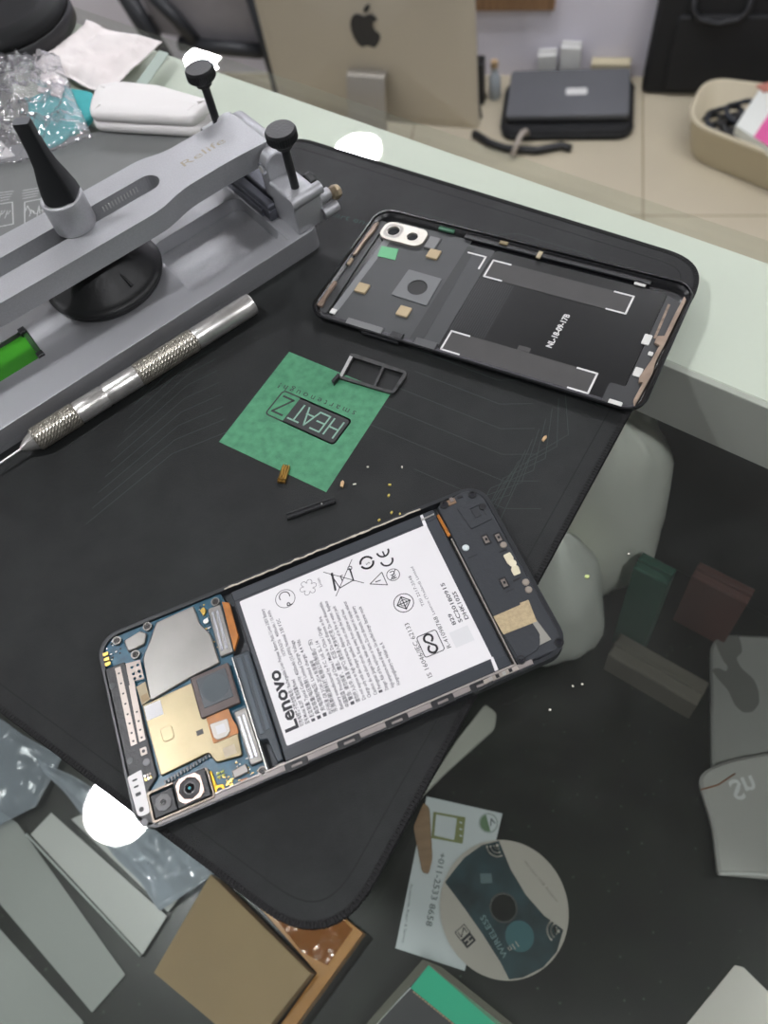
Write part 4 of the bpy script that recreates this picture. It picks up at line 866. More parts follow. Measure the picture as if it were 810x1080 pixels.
# folded white cloths: rolled-over layers
wcl = mat('white cloth', '#e2dfdd', .9, bump=.3, bscale=1500)
def cloth_fold(name, label, pxs, z0, h, layers=2, seedv=0):
    g = [G(x, y, z0 + h*.6) for x, y in pxs]; cx = sum(p.x for p in g)/len(g); cy = sum(p.y for p in g)/len(g)
    e = thing(name, label, 'cloth', (cx, cy, z0))
    P = ccw(roundpoly([(p.x - cx, p.y - cy) for p in g], 5, 5)); hh = h/layers
    for l in range(layers):
        mb = MB(); vs = []; fs = []; n = len(P); prof = [(1.6, 0), (.4, .15), (0, .5), (.6, .85), (2.2, 1.0), (7, 1.04)]
        for d_, t in prof:
            for i, (x, y) in enumerate(inset(P, d_ + .9*l)):
                w = .5*noise.noise(Vector((x*.05 + seedv, y*.05, l*3)))
                vs.append((x + w, y + w, l*hh + hh*t*.98 + .05 + (.6*w + .3 if t > .8 else 0)))
        for a in range(len(prof) - 1):
            for i in range(n): j = (i+1) % n; fs.append([a*n+i, a*n+j, (a+1)*n+j, (a+1)*n+i])
        mb.add(vs, fs, wcl, True); top = (len(prof)-1)*n; tv = vs[top:]
        mb.add(tv, [MB._up(tv, t) for t in tessellate_polygon([[Vector((v[0], v[1], 0)) for v in tv]])], wcl, True)
        mb.add(vs[:n], [list(range(n))[::-1]], wcl); mb.build('cloth_layer', e)
    return e
cloth_fold('folded_cloth', 'neatly folded white cloth lying behind the clamp arm', ((97, 112), (104, 96), (130, 90), (175, 97), (228, 112), (222, 122), (205, 135), (150, 131), (95, 128)), 2.6, 12, 2)
# used wipe, crumpled grid
def crumple(name, label, cat, corners, z0, amp, m, nx=26, ny=22, thick=.6, sd=0, freq=.05, lift=None, flatn=False, ridge=False):
    P = [Vector(G(x, y, z0).xy) for x, y in corners]; c = sum(P, Vector((0, 0))) / 4
    mb = MB(); vs = []; fs = []
    for s in (1, 0):
        for j in range(ny + 1):
            for i in range(nx + 1):
                u, v = i/nx, j/ny; p = P[0]*(1-u)*(1-v) + P[1]*u*(1-v) + P[2]*u*v + P[3]*(1-u)*v
                e = min(u, v, 1-u, 1-v); q = Vector((p.x*freq, p.y*freq, sd))
                ww = noise.noise(q*.5 + Vector((9, 3, sd))) * 4*min(1, 1)
                h = amp*(.5 + .5*noise.noise(q)) + amp*.45*abs(noise.noise(q*2.3)) + (lift(u, v) if lift else 0)
                if ridge:
                    r1 = 1 - abs(noise.noise(q)); r2 = 1 - abs(noise.noise(q*2.1 + Vector((4, 1, 7)))); h = amp*(.55*r1**5 + .4*r2**4 + .25*abs(noise.noise(q*.6)))
                vs.append((p.x - c.x + ww, p.y - c.y + ww*.6, .1 + h*min(1, .25 + e*6) + thick*s))
    N = (nx+1)*(ny+1)
    for j in range(ny):
        for i in range(nx):
            a = j*(nx+1) + i; f = [a, a+1, a+nx+2, a+nx+1]; fs.append(f[::-1]); fs.append([k + N for k in f])
    ring_ = [i for i in range(nx)] + [nx + j*(nx+1) for j in range(ny)] + [ny*(nx+1) + nx - i for i in range(nx)] + [(ny-j)*(nx+1) for j in range(ny)]
    for k in range(len(ring_)): a, b = ring_[k], ring_[(k+1) % len(ring_)]; fs.append([a, a+N, b+N, b])
    mb.add(vs, fs, m, not flatn); o = mb.build(name); o.location = (c.x*K, c.y*K, z0*K + Z0)
    tag(o, label, cat); return o
crumple('white_wipe', 'rumpled used white wipe lying behind the folded cloth', 'wipe', ((38, 70), (92, 27), (172, 46), (116, 100)), .1, 8, mat('white wipe', '#e6e0de', .85, bump=.3, bscale=300, hex2='#dcd4d2', vscale=24), sd=3, freq=.08)
crumple('white_wipe', 'small white wipe tucked under the clear bag beside the turquoise sponge', 'wipe', ((42, 98), (46, 68), (75, 84), (66, 104)), 4.2, 4, mat('white wipe', '#dcd6d4', .85), 12, 12, sd=8, freq=.06)
# black round speaker puck
g = G(4, 22, 10)
pk = thing('black_round_case', 'black round case at the far left corner of the counter', 'case', (g.x, g.y, .05))
RR = 44.0
mb = MB(); mb.lathe([(RR - 2, 0), (RR, .06), (RR, .6), (RR - 1, .66)], black_pl, (0, 0, 0), (0, 0, 17), 64); mb.build('case_body', pk)
mb = MB(); mb.lathe([(RR - 1.6, 0), (RR - .6, .2), (RR - 1, .5), (RR - 5, .85), (RR - 16, 1)], mat('satin black lid', '#0e0f10', .6, spec=.2), (0, 0, 11.4), (0, 0, 19), 64); mb.build('lid', pk)
# crumpled clear bag
bagm = clear_mat('crumpled clear plastic', '#ffffff', .10, '#e4e2ea', .05, gmul=2.0)
crumple('clear_plastic_bag', 'crumpled clear plastic bag heaped over the sponge at the left edge', 'bag', ((-45, 190), (-30, 64), (64, 62), (100, 148)), 4.3, 13, bagm, 70, 60, .2, 21, .06, ridge=True)
sheet('white_paper_corner', 'white paper corner poking in at the left edge above the grey pouch', 'paper', ((-40, 178), (-30, 138), (0, 148), (16, 164)), 2.8, 3.2, mat('plain white paper', '#dcdad8', .8), .3, .05)
sheet('grey_film_strip', 'pale green grey film strip lying beside the white wipe', 'film', ((140, 92), (168, 53), (178, 56), (152, 94)), .05, .5, mat('grey green film', '#9aa89e', .5), .5, .05)

# ================================================================== THINGS INSIDE THE COUNTER (on the shelf)
SZ = -288.0
def shelf_sheet(name, label, cat, pxs, h, m, r=1, ch=.1, z0=SZ, grp=None):
    o = sheet(name, label, cat, pxs, z0, z0 + h, m, r, ch)
    if grp: o['group'] = grp
    return o
# name card
cc = [G(*p, SZ) for p in ((450, 840), (530, 858), (490, 1024), (417, 1000))]
card = thing('name_card', 'white business card with a phone number under the mini disc inside the counter', 'card', (cc[0].x, cc[0].y, SZ + .02))
cq = lambda x, y, h=.5: (G(x, y, SZ + h).x - cc[0].x, G(x, y, SZ + h).y - cc[0].y)
card_m = mat('white card', '#c9d0d2', .6)
mb = MB(); mb.slab([cq(450, 840), cq(530, 858), cq(490, 1024), cq(417, 1000)], 0, .5, card_m)
cink = mat('card ink', '#5c6464', .6); olive = mat('olive print', '#7d8450', .6)
mb.ring([cq(457, 856), cq(491, 862), cq(488, 890), cq(455, 884)], [cq(460, 859), cq(482, 863), cq(479, 886), cq(458, 881)], .53, olive)
mb.flat([cq(482, 862), cq(491, 862), cq(488, 890), cq(479, 887)], .54, olive)
for k in range(3): mb.stroke([cq(484 + 1, 867 + 7*k), cq(487, 868 + 7*k)], .8, .56, card_m)
gc = cq(515, 868); mb.ring(circ(*gc, 6.2, 28), circ(*gc, 5.3, 28), .53, mat('grey emblem', '#9aa4a0', .6)); mb.flat([(gc[0] + 5.2*math.cos(R(t)), gc[1] + 5.2*math.sin(R(t))) for t in range(90, 271, 15)], .54, mat('green emblem', '#5f7d5a', .6)); mb.stroke([(gc[0] + 1, gc[1] - 2), (gc[0] + 2.5, gc[1] + 2), (gc[0] + 4, gc[1] - 1)], .8, .55, cink)
a0, a1 = Vector(cq(464, 899)), Vector(cq(449, 976)); dd = a1 - a0; mb.text('+011-2533 8658', a0.x, a0.y, .54, 5.4, cink, rot=math.degrees(math.atan2(dd.y, dd.x)), fit=dd.length, bold=.01)
a0, a1 = Vector(cq(433, 932)), Vector(cq(424, 994)); dd = a1 - a0; mb.text('Accessories, Repair & Service', a0.x, a0.y, .54, 2.4, cink, rot=math.degrees(math.atan2(dd.y, dd.x)), fit=dd.length)
mb.build('printed_card', card)
# mini disc
dc = G(531, 957, SZ + 3)
disc = thing('mini_disc', 'small printed disc with a teal band lying on the name card inside the counter', 'disc', (dc.x, dc.y, SZ + .65))
DR = 38.8
dsk = mat('pale grey disc print', '#bcb6ac', .35); dteal = mat('teal disc print', '#2c4a50', .35, hex2='#16262b', vscale=45, detail=6)
dq = lambda x, y: Vector((G(x, y, SZ + 2).x - dc.x, G(x, y, SZ + 2).y - dc.y))
mb = MB(); mb.plate(circ(0, 0, DR, 72), [circ(0, 0, 7.5, 32)], 0, 1.2, dsk); db = mb.build('disc_plate', disc)
crp = lambda x, y: dq(400 + x/3.682, 800 + y/3.682)
band = [crp(*p) for p in ((255, 480), (330, 580), (400, 680), (470, 790), (505, 862), (560, 855), (640, 815), (690, 750), (715, 665), (640, 610), (570, 530), (510, 430), (465, 318), (400, 335), (330, 385), (285, 440))]
band = [p if p.length < DR - .6 else p.normalized() * (DR - .6) for p in band]
hole = circ(0, 0, 8.2, 28)
mb = MB(); loops = [ccw([tuple(p) for p in band]), ccw(hole)[::-1]]
mb.ring(loops[0], hole, 1.22, dteal); mb.ring(circ(0, 0, 8.6, 32), circ(0, 0, 7.5, 32), 1.24, mat('smoky hub ring', '#4b4d4c', .3))
a0, a1 = crp(345, 560), crp(470, 760); dd = a1 - a0
a0, a1 = crp(500, 765), crp(420, 625); dd = a1 - a0; mb.text('WIRELESS', a0.x, a0.y, 1.26, 5, mat('pale teal lettering', '#7e9a9c', .5), rot=math.degrees(math.atan2(dd.y, dd.x)), fit=dd.length*1.15)
for cx, cy, rot_ in ((458, 338, 225), (695, 670, 160)):
    c = crp(cx, cy)
    for r_ in (2.0, 4.2, 6.4): mb.stroke([(c.x + r_*math.cos(R(rot_ - 55 + 110*k/10)), c.y + r_*math.sin(R(rot_ - 55 + 110*k/10))) for k in range(11)], 1.0, 1.27, dsk)
    mb.flat(circ(c.x, c.y, 1.0, 12), 1.27, dsk)
c = crp(545, 690); mb.flat(circ(c.x, c.y, 8.5, 32), 1.25, mat('bright teal patch', '#3a6a70', .4)); mb.text('11n', c.x - 3, c.y - 2, 1.27, 5, dsk, rot=200)
c = crp(415, 465); mb.flat([(c.x - 4, c.y - 2), (c.x + 3, c.y - 3.5), (c.x + 4, c.y + 2), (c.x - 3, c.y + 3.5)], 1.25, mat('grey chip print', '#5d7276', .5))
mb.build('printed_band', disc)
mb = MB(); a = crp(328, 730); 
for w_, x0, mcol in ((5.2, 0, ink), (5.2, 5.6, dsk)):
    pass
c1, c2 = crp(365, 690), crp(305, 715); e1 = (crp(362, 722) - crp(312, 655)).normalized(); e2 = Vector((-e1.y, e1.x)); c = crp(336, 692)
sq_ = lambda a, b, w, h: [tuple(c + e1*(a + sx*w) + e2*(b + sy*h)) for sx, sy in ((-1, -1), (1, -1), (1, 1), (-1, 1))]
mb.flat(sq_(2.6, 0, 2.7, 3.6), 1.24, ink); mb.stroke(sq_(-3, 0, 2.7, 3.6), .5, 1.24, ink, True)
for a, b, w, h in ((1.4, 0, .35, 2.4), (3.8, 0, .35, 2.4), (2.6, 0, 1.2, .35)): mb.flat(sq_(a, b, w, h), 1.26, dsk)
for s in ([(-1.4, 2.2), (-4.6, 2.2), (-1.4, -2.2), (-4.6, -2.2)],): mb.stroke([tuple(c + e1*a + e2*b) for a, b in s], .6, 1.26, ink)
a0, a1 = crp(560, 400), crp(690, 560); dd = a1 - a0; mb.text('Wireless USB Adapter', a0.x, a0.y, 1.23, 2.6, mat('faint grey print', '#8f8a82', .5), rot=math.degrees(math.atan2(dd.y, dd.x)), fit=dd.length)
mb.build('printed_logo', disc)
# wooden stick
shelf_sheet('wooden_stick', 'flat tan wooden stick leaning over the top left of the name card', 'stick', ((447, 846), (453, 852), (456, 905), (452, 922), (445, 920), (436, 872)), 1.6, mat('tan wood', '#8c6f50', .6, var=.12, vscale=40, stretch=(1, 6, 1)), 2, .3, z0=SZ + .6)
# cardboard box, second flap strip
cb = mat('brown cardboard', '#9c8665', .8, var=.06, vscale=20, bump=.2, bscale=300)
o = [G(*p, SZ + 21) for p in ((222, 922), (328, 1027), (262, 1110), (162, 1026))]
bx = thing('cardboard_box', 'flat brown cardboard box on the shelf inside the counter below the mat corner', 'box', (o[0].x, o[0].y, SZ + .05))
q = [(p.x - o[0].x, p.y - o[0].y) for p in o]
mb = MB(); mb.slab(q, 0, 20.4, cb, .3); mb.build('box_body', bx)
mb = MB(); mb.slab(inset(ccw(q), .2), 20.4, 21.2, cb, .1); mb.build('box_lid', bx)
tapem = clear_mat('amber packing tape', '#e0a860', .3, '#d09a55', .12, bump=.5, bscale=60, gmul=1.5)
o = [G(*p, SZ + 14) for p in ((215, 905), (300, 925), (383, 982), (312, 1085), (262, 1115))]
b2 = thing('taped_carton', 'amber taped carton under the cardboard box inside the counter', 'box', (o[0].x, o[0].y, SZ + .05))
cbt = mat('tan taped cardboard', '#b5803f', .3, var=.15, vscale=18, bump=.3, bscale=60)
# stands beside the flat box: only its strip shows
e0, e1 = G(330, 1030, SZ + 12), G(262, 1114, SZ + 12); f0, f1 = G(380, 985, SZ + 12), G(312, 1084, SZ + 12); h0, h1 = G(262, 942, SZ + 12), G(305, 935, SZ + 12)
q = [(p.x - o[0].x, p.y - o[0].y) for p in (G(334, 1026, SZ + 12), G(275, 1110, SZ + 12), G(306, 1090, SZ + 12), G(383, 984, SZ + 12), G(310, 925, SZ + 12), G(240, 918, SZ + 12))]
mb = MB(); mb.slab(q, 0, 12, cbt, .3); mb.build('carton_body', b2)
mb = MB(); q2 = [(G(*p, SZ + 12.5).x - o[0].x, G(*p, SZ + 12.5).y - o[0].y) for p in ((255, 922), (330, 938), (372, 980), (345, 1018), (318, 1004))]; mb.slab(q2, 12.05, 12.5, tapem); mb.build('tape_strip', b2)
crumble = G(372, 990, SZ); mb = MB(); mb.lathe([(1, 0), (3.4, .3), (3.2, .7), (1, 1)], mat('tan nut', '#a4824e', .6), (0, 0, 0), (0, 0, 5), 8); o_ = mb.build('tan_bead'); o_.location = (crumble.x*K, crumble.y*K, (SZ + .05)*K + Z0); tag(o_, 'tan bead on the dark shelf beside the taped carton', 'bead')
# green and charcoal box near the bottom edge
o = [G(*p, SZ + 22) for p in ((452, 1018), (560, 1105), (480, 1180), (378, 1084))]
gb = thing('green_product_box', 'charcoal product box with a bright green end standing below the mini disc', 'box', (o[0].x, o[0].y, SZ + .05))
gl = lambda x, y, h: (G(x, y, SZ + h).x - o[0].x, G(x, y, SZ + h).y - o[0].y)
mb = MB(); mb.slab([gl(452, 1018, 22), gl(562, 1106, 22), gl(490, 1190, 22), gl(378, 1090, 22)], 0, 22, mat('charcoal card', '#303134', .5), .3); mb.build('box_body', gb)
mb = MB(); mb.slab([gl(452, 1018, 22), gl(562, 1106, 22), gl(542, 1130, 22), gl(433, 1042, 22)], 22, 22.3, mat('bright green card', '#12b48a', .45)); mb.build('green_band', gb)
mb = MB()
A, B = Vector(gl(436, 1046, 22)), Vector(gl(545, 1134, 22))
for k in range(34): p = A.lerp(B, k/34); r_ = A.lerp(B, (k + .5)/34); mb.stroke([tuple(p), tuple(r_)], .7, 22.1, mat('tan stitching', '#b39a7a', .6))
mb.stroke([gl(433, 1042, 22), gl(410, 1066, 22), gl(384, 1096, 22)], .6, 22.1, whl); mb.build('stitch_line', gb)
shelf_sheet('clear_sleeve', 'clear plastic sleeve around the green ended box', 'sleeve', ((446, 1012), (466, 1020), (560, 1095), (550, 1104), (452, 1018), (398, 1080), (386, 1080)), .8, clear_mat('clear sleeve plastic', '#f4f8f6', .18, '#b8b4a4', .1), .3, .05, z0=SZ + 22.6)
# screen protector films at lower left
film = clear_mat('frosted film', '#ffffff', .62, '#e2e4e0', .2); film2 = clear_mat('thin film', '#ffffff', .4, '#d4d9d5', .2)
grp = 'clear screen films on the shelf'
shelf_sheet('screen_film', 'frosted screen film, widest of the pale films left of the cardboard box', 'film', ((54, 857), (32, 880), (150, 1007), (176, 966)), 1, film, .5, .1, z0=SZ + 3, grp=grp)
shelf_sheet('screen_film', 'narrow frosted screen film partly under the bright lamp reflection', 'film', ((104, 850), (75, 864), (177, 962), (190, 945)), 1, film, .5, .1, z0=SZ + 3, grp=grp)
shelf_sheet('screen_film', 'large thin film at the lower left corner under the other films', 'film', ((-20, 842), (18, 868), (132, 1028), (97, 1068), (-20, 930)), 1, film2, .5, .1, z0=SZ + 1, grp=grp)
shelf_sheet('screen_film', 'thin film reaching the bottom left corner of the shelf', 'film', ((-20, 958), (88, 1078), (80, 1090), (-20, 1090)), 1, film2, .5, .1, z0=SZ + .02, grp=grp)
mb = MB(); a, b = G(28, 880, SZ + 5), G(148, 1008, SZ + 5); c = (a + b)/2
mb.tube([a - c, b - c], .8, mat('pale film edge', '#b9c0bc', .4), 6); o_ = mb.build('film_edge_strip'); o_.location = (c.x*K, c.y*K, c.z*K + Z0); tag(o_, 'thin pale plastic strip along the long side of the widest screen film', 'strip')
crb = clear_mat('bluish clear wrap', '#f2f5fa', .42, '#ccd6e0', .12, bump=.9, bscale=45, gmul=1.6)
crumple('clear_wrap', 'bluish crumpled clear wrap under the phone corner inside the counter', 'wrap', ((40, 800), (180, 870), (240, 915), (170, 960)), SZ + 5, 10, crb, 40, 30, .3, 31, .06)
crumple('clear_wrap', 'thin imitated haze sheet at the left edge below the mat inside the counter', 'wrap', ((-20, 745), (70, 795), (40, 850), (-20, 880)), SZ + 5, 6, clear_mat('imitated haze sheet', '#f2f5fa', .34, '#bcc6d0', .2, bump=.3), 24, 20, .3, 37, .05)  # milky sheet added to imitate the whitish haze around the mirrored lamp
# ziplock bags at right
zb = mat('grey plastic pouch', '#b2b2ae', .35, hex2='#a6a6a2', vscale=12, bump=.15, bscale=40); zb2 = mat('silver grey pouch', '#cfcec9', .3, bump=.2, bscale=50)
def poly_thing(name, label, cat, pxs, z, h, m, r):
    g = [G(x, y, z + h) for x, y in pxs]; e = thing(name, label, cat, (g[0].x, g[0].y, z)); return e, [(p.x - g[0].x, p.y - g[0].y) for p in g], (lambda x, y: (G(x, y, z + h).x - g[0].x, G(x, y, z + h).y - g[0].y))
e, q, lf = poly_thing('grey_pouch', 'matt grey pouch with a dark animal shaped stain at the right edge', 'pouch', ((752, 842), (749, 668), (850, 672), (850, 830)), SZ + .1, 6, zb, 8)
mb = MB(); mb.slab(roundpoly(q, [4, 16, 10, 4], 8), 0, 6, zb, 1.5); mb.build('pouch_body', e)
stain = [(762, 670), (779, 670), (782, 680), (783, 688), (776, 694), (782, 705), (795, 716), (800, 728), (801, 742), (794, 751), (784, 752), (775, 744), (768, 728), (757, 716), (750, 706), (758, 704), (766, 709), (768, 703), (762, 696), (756, 682), (754, 676)]
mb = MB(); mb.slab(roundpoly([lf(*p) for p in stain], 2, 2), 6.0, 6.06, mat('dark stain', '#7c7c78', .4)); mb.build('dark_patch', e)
e, q, lf = poly_thing('grey_pouch', 'shiny silver grey pouch with mirrored white lettering at the right edge', 'pouch', ((758, 922), (752, 870), (735, 816), (765, 802), (850, 786), (850, 930)), SZ + 6.3, 6, zb2, 8)
mb = MB(); mb.slab(roundpoly(q, [2, 8, 10, 14, 4, 4], 6), 0, 6, zb2, 1.8); mb.build('pouch_body', e)
mb = MB(); a0, a1 = Vector(lf(768, 826)), Vector(lf(850, 806)); dd = a1 - a0
Mm = Matrix.Translation((a0.x, a0.y, 0)) @ Matrix.Rotation(math.atan2(dd.y, dd.x), 4, 'Z') @ Matrix.Scale(-1, 4, (0, 1, 0))
mb.text('Sn', 0, -1, 6.06, 17, mat('white lettering', '#ffffff', .4), bold=.02, M=Mm)
mb.f = [f[::-1] for f in mb.f]; mb.build('white_lettering', e)
mb = MB(); mb.tube([(*lf(739, 833), 6.2), (*lf(757, 828), 6.3), (*lf(775, 816), 6.2)], .5, mat('orange thread', '#a8734f', .5), 6); mb.build('tear_line', e)
mb = MB(); mb.tube([(*lf(758, 921), 6.1), (*lf(800, 922), 6.2), (*lf(850, 925), 6.1)], 1.2, mat('bright fold', '#f0f0ec', .25), 8); mb.build('seal_fold', e)
# stuff along the far inner side of the counter
def blob(name, label, cat, g, z, rx, ry, rz, m, rot=0, sd=0):
    mb = MB(); vs = []; fs = []; N, M_ = 40, 22
    for j in range(M_ + 1):
        th = PI*j/M_
        for i in range(N):
            ph = 2*PI*i/N; n = Vector((math.sin(th)*math.cos(ph), math.sin(th)*math.sin(ph), math.cos(th)))
            k = 1 + .10*noise.noise(n*2.2 + Vector((sd, 0, 0))) + .03*noise.noise(n*6 + Vector((sd, 0, 0)))
            vs.append((n.x*rx*k, n.y*ry*k, max(n.z*rz*k, SZ + .1 - z)))
    for j in range(M_):
        for i in range(N): ii = (i+1) % N; fs.append([j*N+i, (j+1)*N+i, (j+1)*N+ii, j*N+ii])
    mb.add(vs, fs, m, True); o = mb.build(name); o.location = (g.x*K, g.y*K, z*K + Z0); o.rotation_euler = (0, 0, rot); tag(o, label, cat); return o
wht2 = mat('greyish white plastic', '#eceee6', .5, bump=.2, bscale=50); wht = mat('milky white plastic', '#f8f8ee', .5, var=.04, vscale=20, bump=.2, bscale=50)
blob('white_plastic_bag', 'tall puffed white plastic bag inside the counter beside the far part of the mat', 'bag', CT*-94 + CN*258, -182, 40, 31, 104, wht, ANG_C, 2)
blob('white_plastic_bag', 'lower puffed white bag inside the counter just right of the open phone', 'bag', CT*-97 + CN*198, -210, 38, 25, 90, wht2, ANG_C, 5)
def packet(name, label, t0, t1, n0, n1, z1, m):
    c = CT*((t0 + t1)/2) + CN*((n0 + n1)/2); e = thing(name, label, 'packet', (c.x, c.y, SZ + .05), ANG_C); a, b = (t1 - t0)/2, (n1 - n0)/2
    mb = MB(); mb.box(-a, a, -b, b, 0, z1 - SZ - 3, m, .8); mb.build('packet_body', e)
    mb = MB(); mb.slab([(-a, -1), (a, -1), (a, 1), (-a, 1)], z1 - SZ - 3, z1 - SZ, m, .5); mb.build('top_seal', e)
packet('green_packet', 'dull green packet inside the counter in front of the foot of the tall white bag', -57, -36, 227, 239, -168, mat('dull green card', '#2d5c4c', .6))
packet('red_packet', 'dull reddish packet inside the counter on the dark shelf right of the green packet', -30, 6, 264, 276, -214, mat('dull red card', '#6a4540', .6))
packet('beige_packet', 'wide taupe packet inside the counter behind the matt grey pouch', -52, 10, 206, 224, -256, mat('taupe card', '#706b60', .6, var=.1, vscale=20))
shelf_sheet('clear_bag_corner', 'clear ziplock bag showing its rounded corner below the phone', 'bag', ((440, 845), (482, 780), (512, 742), (524, 752), (522, 768), (470, 815)), 3, clear_mat('ziplock plastic', '#ffffff', .6, '#d4d4ca', .2), 3, .6)
shelf_sheet('white_paper_sheet', 'white paper sheet at the bottom right corner inside the counter', 'paper', ((775, 1018), (784, 1020), (850, 1085), (850, 1110), (700, 1110)), .6, mat('white paper sheet', '#f3eee6', .7), .5, .05)

# ================================================================== BACKGROUND SHOP
# desktop computer seen from behind
BN = Vector((-math.sin(R(-30)), math.cos(R(-30)), 0)); BT = Vector((math.cos(R(-30)), math.sin(R(-30)), 0))
zb_ = FL + 112
c0 = G(505, 137, zb_); D = c0.dot(BN)
pc = thing('desktop_computer', 'champagne grey all in one desktop computer seen from behind with a dark fruit emblem', 'computer', (0, 0, 0))
def on(px, py): p = GV(px, py, BN, D); return p.dot(BT), p.z
xr, zbt = on(505, 137); xl = xr - 528.0
champ = mat('champagne grey aluminium', '#bfb8a9', .45, metal=.2, var=.02, vscale=4)
Mb = frame(BT, BN)
Mf = Mb @ Matrix(((1, 0, 0, 0), (0, 0, 1, D), (0, 1, 0, 0), (0, 0, 0, 1)))   # x along, y up, z away from camera
zc_ = zbt + 225
mb = MB(); prof = [(0, 0), (10, -6), (60, -20), (130, -30)]
outl_ = rrect(xl, xr, zbt, zbt + 450, 10, 6)
n = len(outl_); vs = []; fs = []
for ins, dz in ((0, 8), (0, 2), (2, -1), (40, -12), (110, -24), (190, -30)):
    for x, y in (outl_ if ins == 0 else inset(ccw(outl_), ins)) if ins < 12 else [((x - (xl+xr)/2) * (1 - ins/264) + (xl+xr)/2, (y - zc_) * (1 - ins/225*.98) + zc_) for x, y in outl_]: vs.append((x, y, dz))
for l in range(5):
    for i in range(n): j = (i+1) % n; fs.append([l*n+i, l*n+j, (l+1)*n+j, (l+1)*n+i])
fs.append([5*n + i for i in range(n)])
mb.add(vs, [f[::-1] for f in fs], champ, True, Mf); mb.build('back_shell', pc)
mb = MB(); mb.slab(outl_, 8, 11, black_pl, 0, Mf); mb.build('screen', pc)
# fruit emblem with a bite and a leaf
lx, lz = on(390, 24); AS = 80/100
def apple():
    P = [(0, 38), (10, 43), (24, 46), (36, 40), (42, 31)]
    bite = [(33 + 13*math.cos(R(t)) + 6, 14 + 17*math.sin(R(t))) for t in (100, 125, 150, 180, 210, 235, 260)]
    tail = [(46, -12), (40, -28), (30, -42), (20, -48), (10, -45), (0, -42), (-10, -45), (-20, -48), (-32, -38), (-42, -18), (-46, 4), (-44, 24), (-36, 38), (-24, 45), (-10, 43)]
    return roundpoly([(a, b) for a, b in P + bite + tail], 5, 3)
apm = mat('dark emblem', '#26282c', .2)
mb = MB(); dzf = -28
mb.slab([(-(x)*AS*.95 + lx, y*AS + lz) for x, y in apple()], -33, -29, apm, 0, Mf) if False else mb.slab([(x*AS*.95 + lx, y*AS + lz) for x, y in apple()], -32.5, -26, apm, 0, Mf)
leaf = roundpoly([(2, 50), (4, 62), (12, 70), (22, 72), (20, 60), (12, 53)], 4, 3); mb.slab([(x*AS + lx, y*AS + lz) for x, y in leaf], -32.5, -26, apm, 0, Mf); mb.build('fruit_emblem', pc)
# stand: bracket bend, leg and foot
sx0, sz0 = on(374, 76); sx1, _ = on(413, 76); w_ = (sx1 - sx0)
sm_ = mat('pale aluminium stand', '#b8b3aa', .3, metal=.6)
st_x = (sx0 + sx1)/2
Ms = Mb @ Matrix(((0, 0, 1, st_x - w_/2), (1, 0, 0, D), (0, 1, 0, 0), (0, 0, 0, 1)))   # local: x depth, y height, z width
mb = MB(); zt_ = sz0 + 0
mb.slab(roundpoly([(-10, zt_ + 26), (-48, zt_ + 26), (-62, zt_ - 6), (-128, FL + 6), (-128, FL + .3), (60, FL + .3), (60, FL + 6), (-116, FL + 6), (-54, zt_ - 4), (-42, zt_ + 18), (-10, zt_ + 18)], [1, 6, 8, 2, 1, 1, 1, 4, 8, 6, 1], 5), 0, w_, sm_, 0, Ms); mb.build('stand', pc)
# wall side: black laptop on a case
g1, g2 = G(534, 126, FL + 45), G(664, 124, FL + 45); dl = (g2 - g1); la = math.atan2(dl.y, dl.x); LWd = dl.length
lap = thing('laptop', 'closed charcoal laptop with a small white logo lying on a black case by the wall', 'laptop', (g1.x, g1.y, FL + 32), la)
lm = mat('charcoal laptop lid', '#606266', .4, var=.03, vscale=8)
mb = MB(); mb.slab(rrect(-4, LWd, 0, 196, 10, 5), 0, 13, black_pl, 2); mb.build('laptop_base', lap)
mb = MB(); mb.slab(rrect(-2, LWd - 2, 2, 194, 10, 5), 14, 22, lm, 2); lid_ = mb.build('lid', lap)
mb = MB(); mb.slab(rrect(LWd*.56 - 27, LWd*.56 + 27, 84, 112, 5, 4), 22, 22.4, mat('white badge', '#d8d8d6', .4)); mb.build('badge', lid_)
mb = MB(); mb.box(20, LWd - 20, 192, 199, 2, 14, black_pl, 1); mb.build('hinge', lap)
bc = thing('black_case', 'flat black zip case under the closed laptop', 'case', (g1.x, g1.y, FL + .3), la)
mb = MB(); mb.slab(rrect(-14, LWd + 12, -26, 199, 40, 6), 0, 30, mat('black fabric', '#17181a', .8, bump=.4, bscale=900), 8); mb.build('case_body', bc)
mb = MB(); mb.tube([(x, y, 15) for x, y in rrect(-15.5, LWd + 13.5, -27.5, 200.5, 40, 6)], 2, dark_frame, 6); mb.build('zip', bc)
# things behind the laptop by the wall
for (px, py, w, d_, h, mcol, lab) in ((577, 66, 50, 34, 60, '#d9d9d6', 'small white box left of its pair behind the laptop'), (602, 60, 52, 34, 70, '#dddcd8', 'small white box tilted behind the middle of the laptop')):
    p = GV(px, py, WN, WD - 24); e = thing('white_box', lab, 'box', (p.x, p.y, FL + .3), ANG_W + R(5 if w == 50 else -5)); wm = mat('white carton', '#d9d9d6', .6)
    hh = p.z - FL + h/2; mb = MB(); mb.box(-w/2, w/2, -d_/2, d_/2, 0, hh, wm, 2); mb.build('box_body', e)
    mb = MB(); mb.box(-w/2, w/2, -4, 4, hh, hh + .6, mat('grey box tape', '#9a9a96', .5)); mb.build('tape_strip', e)
p = GV(652, 72, WN, WD - 20); e = thing('cream_box', 'low cream box against the wall behind the right end of the laptop', 'box', (p.x, p.y, FL + .3), ANG_W); hh = p.z - FL + 20
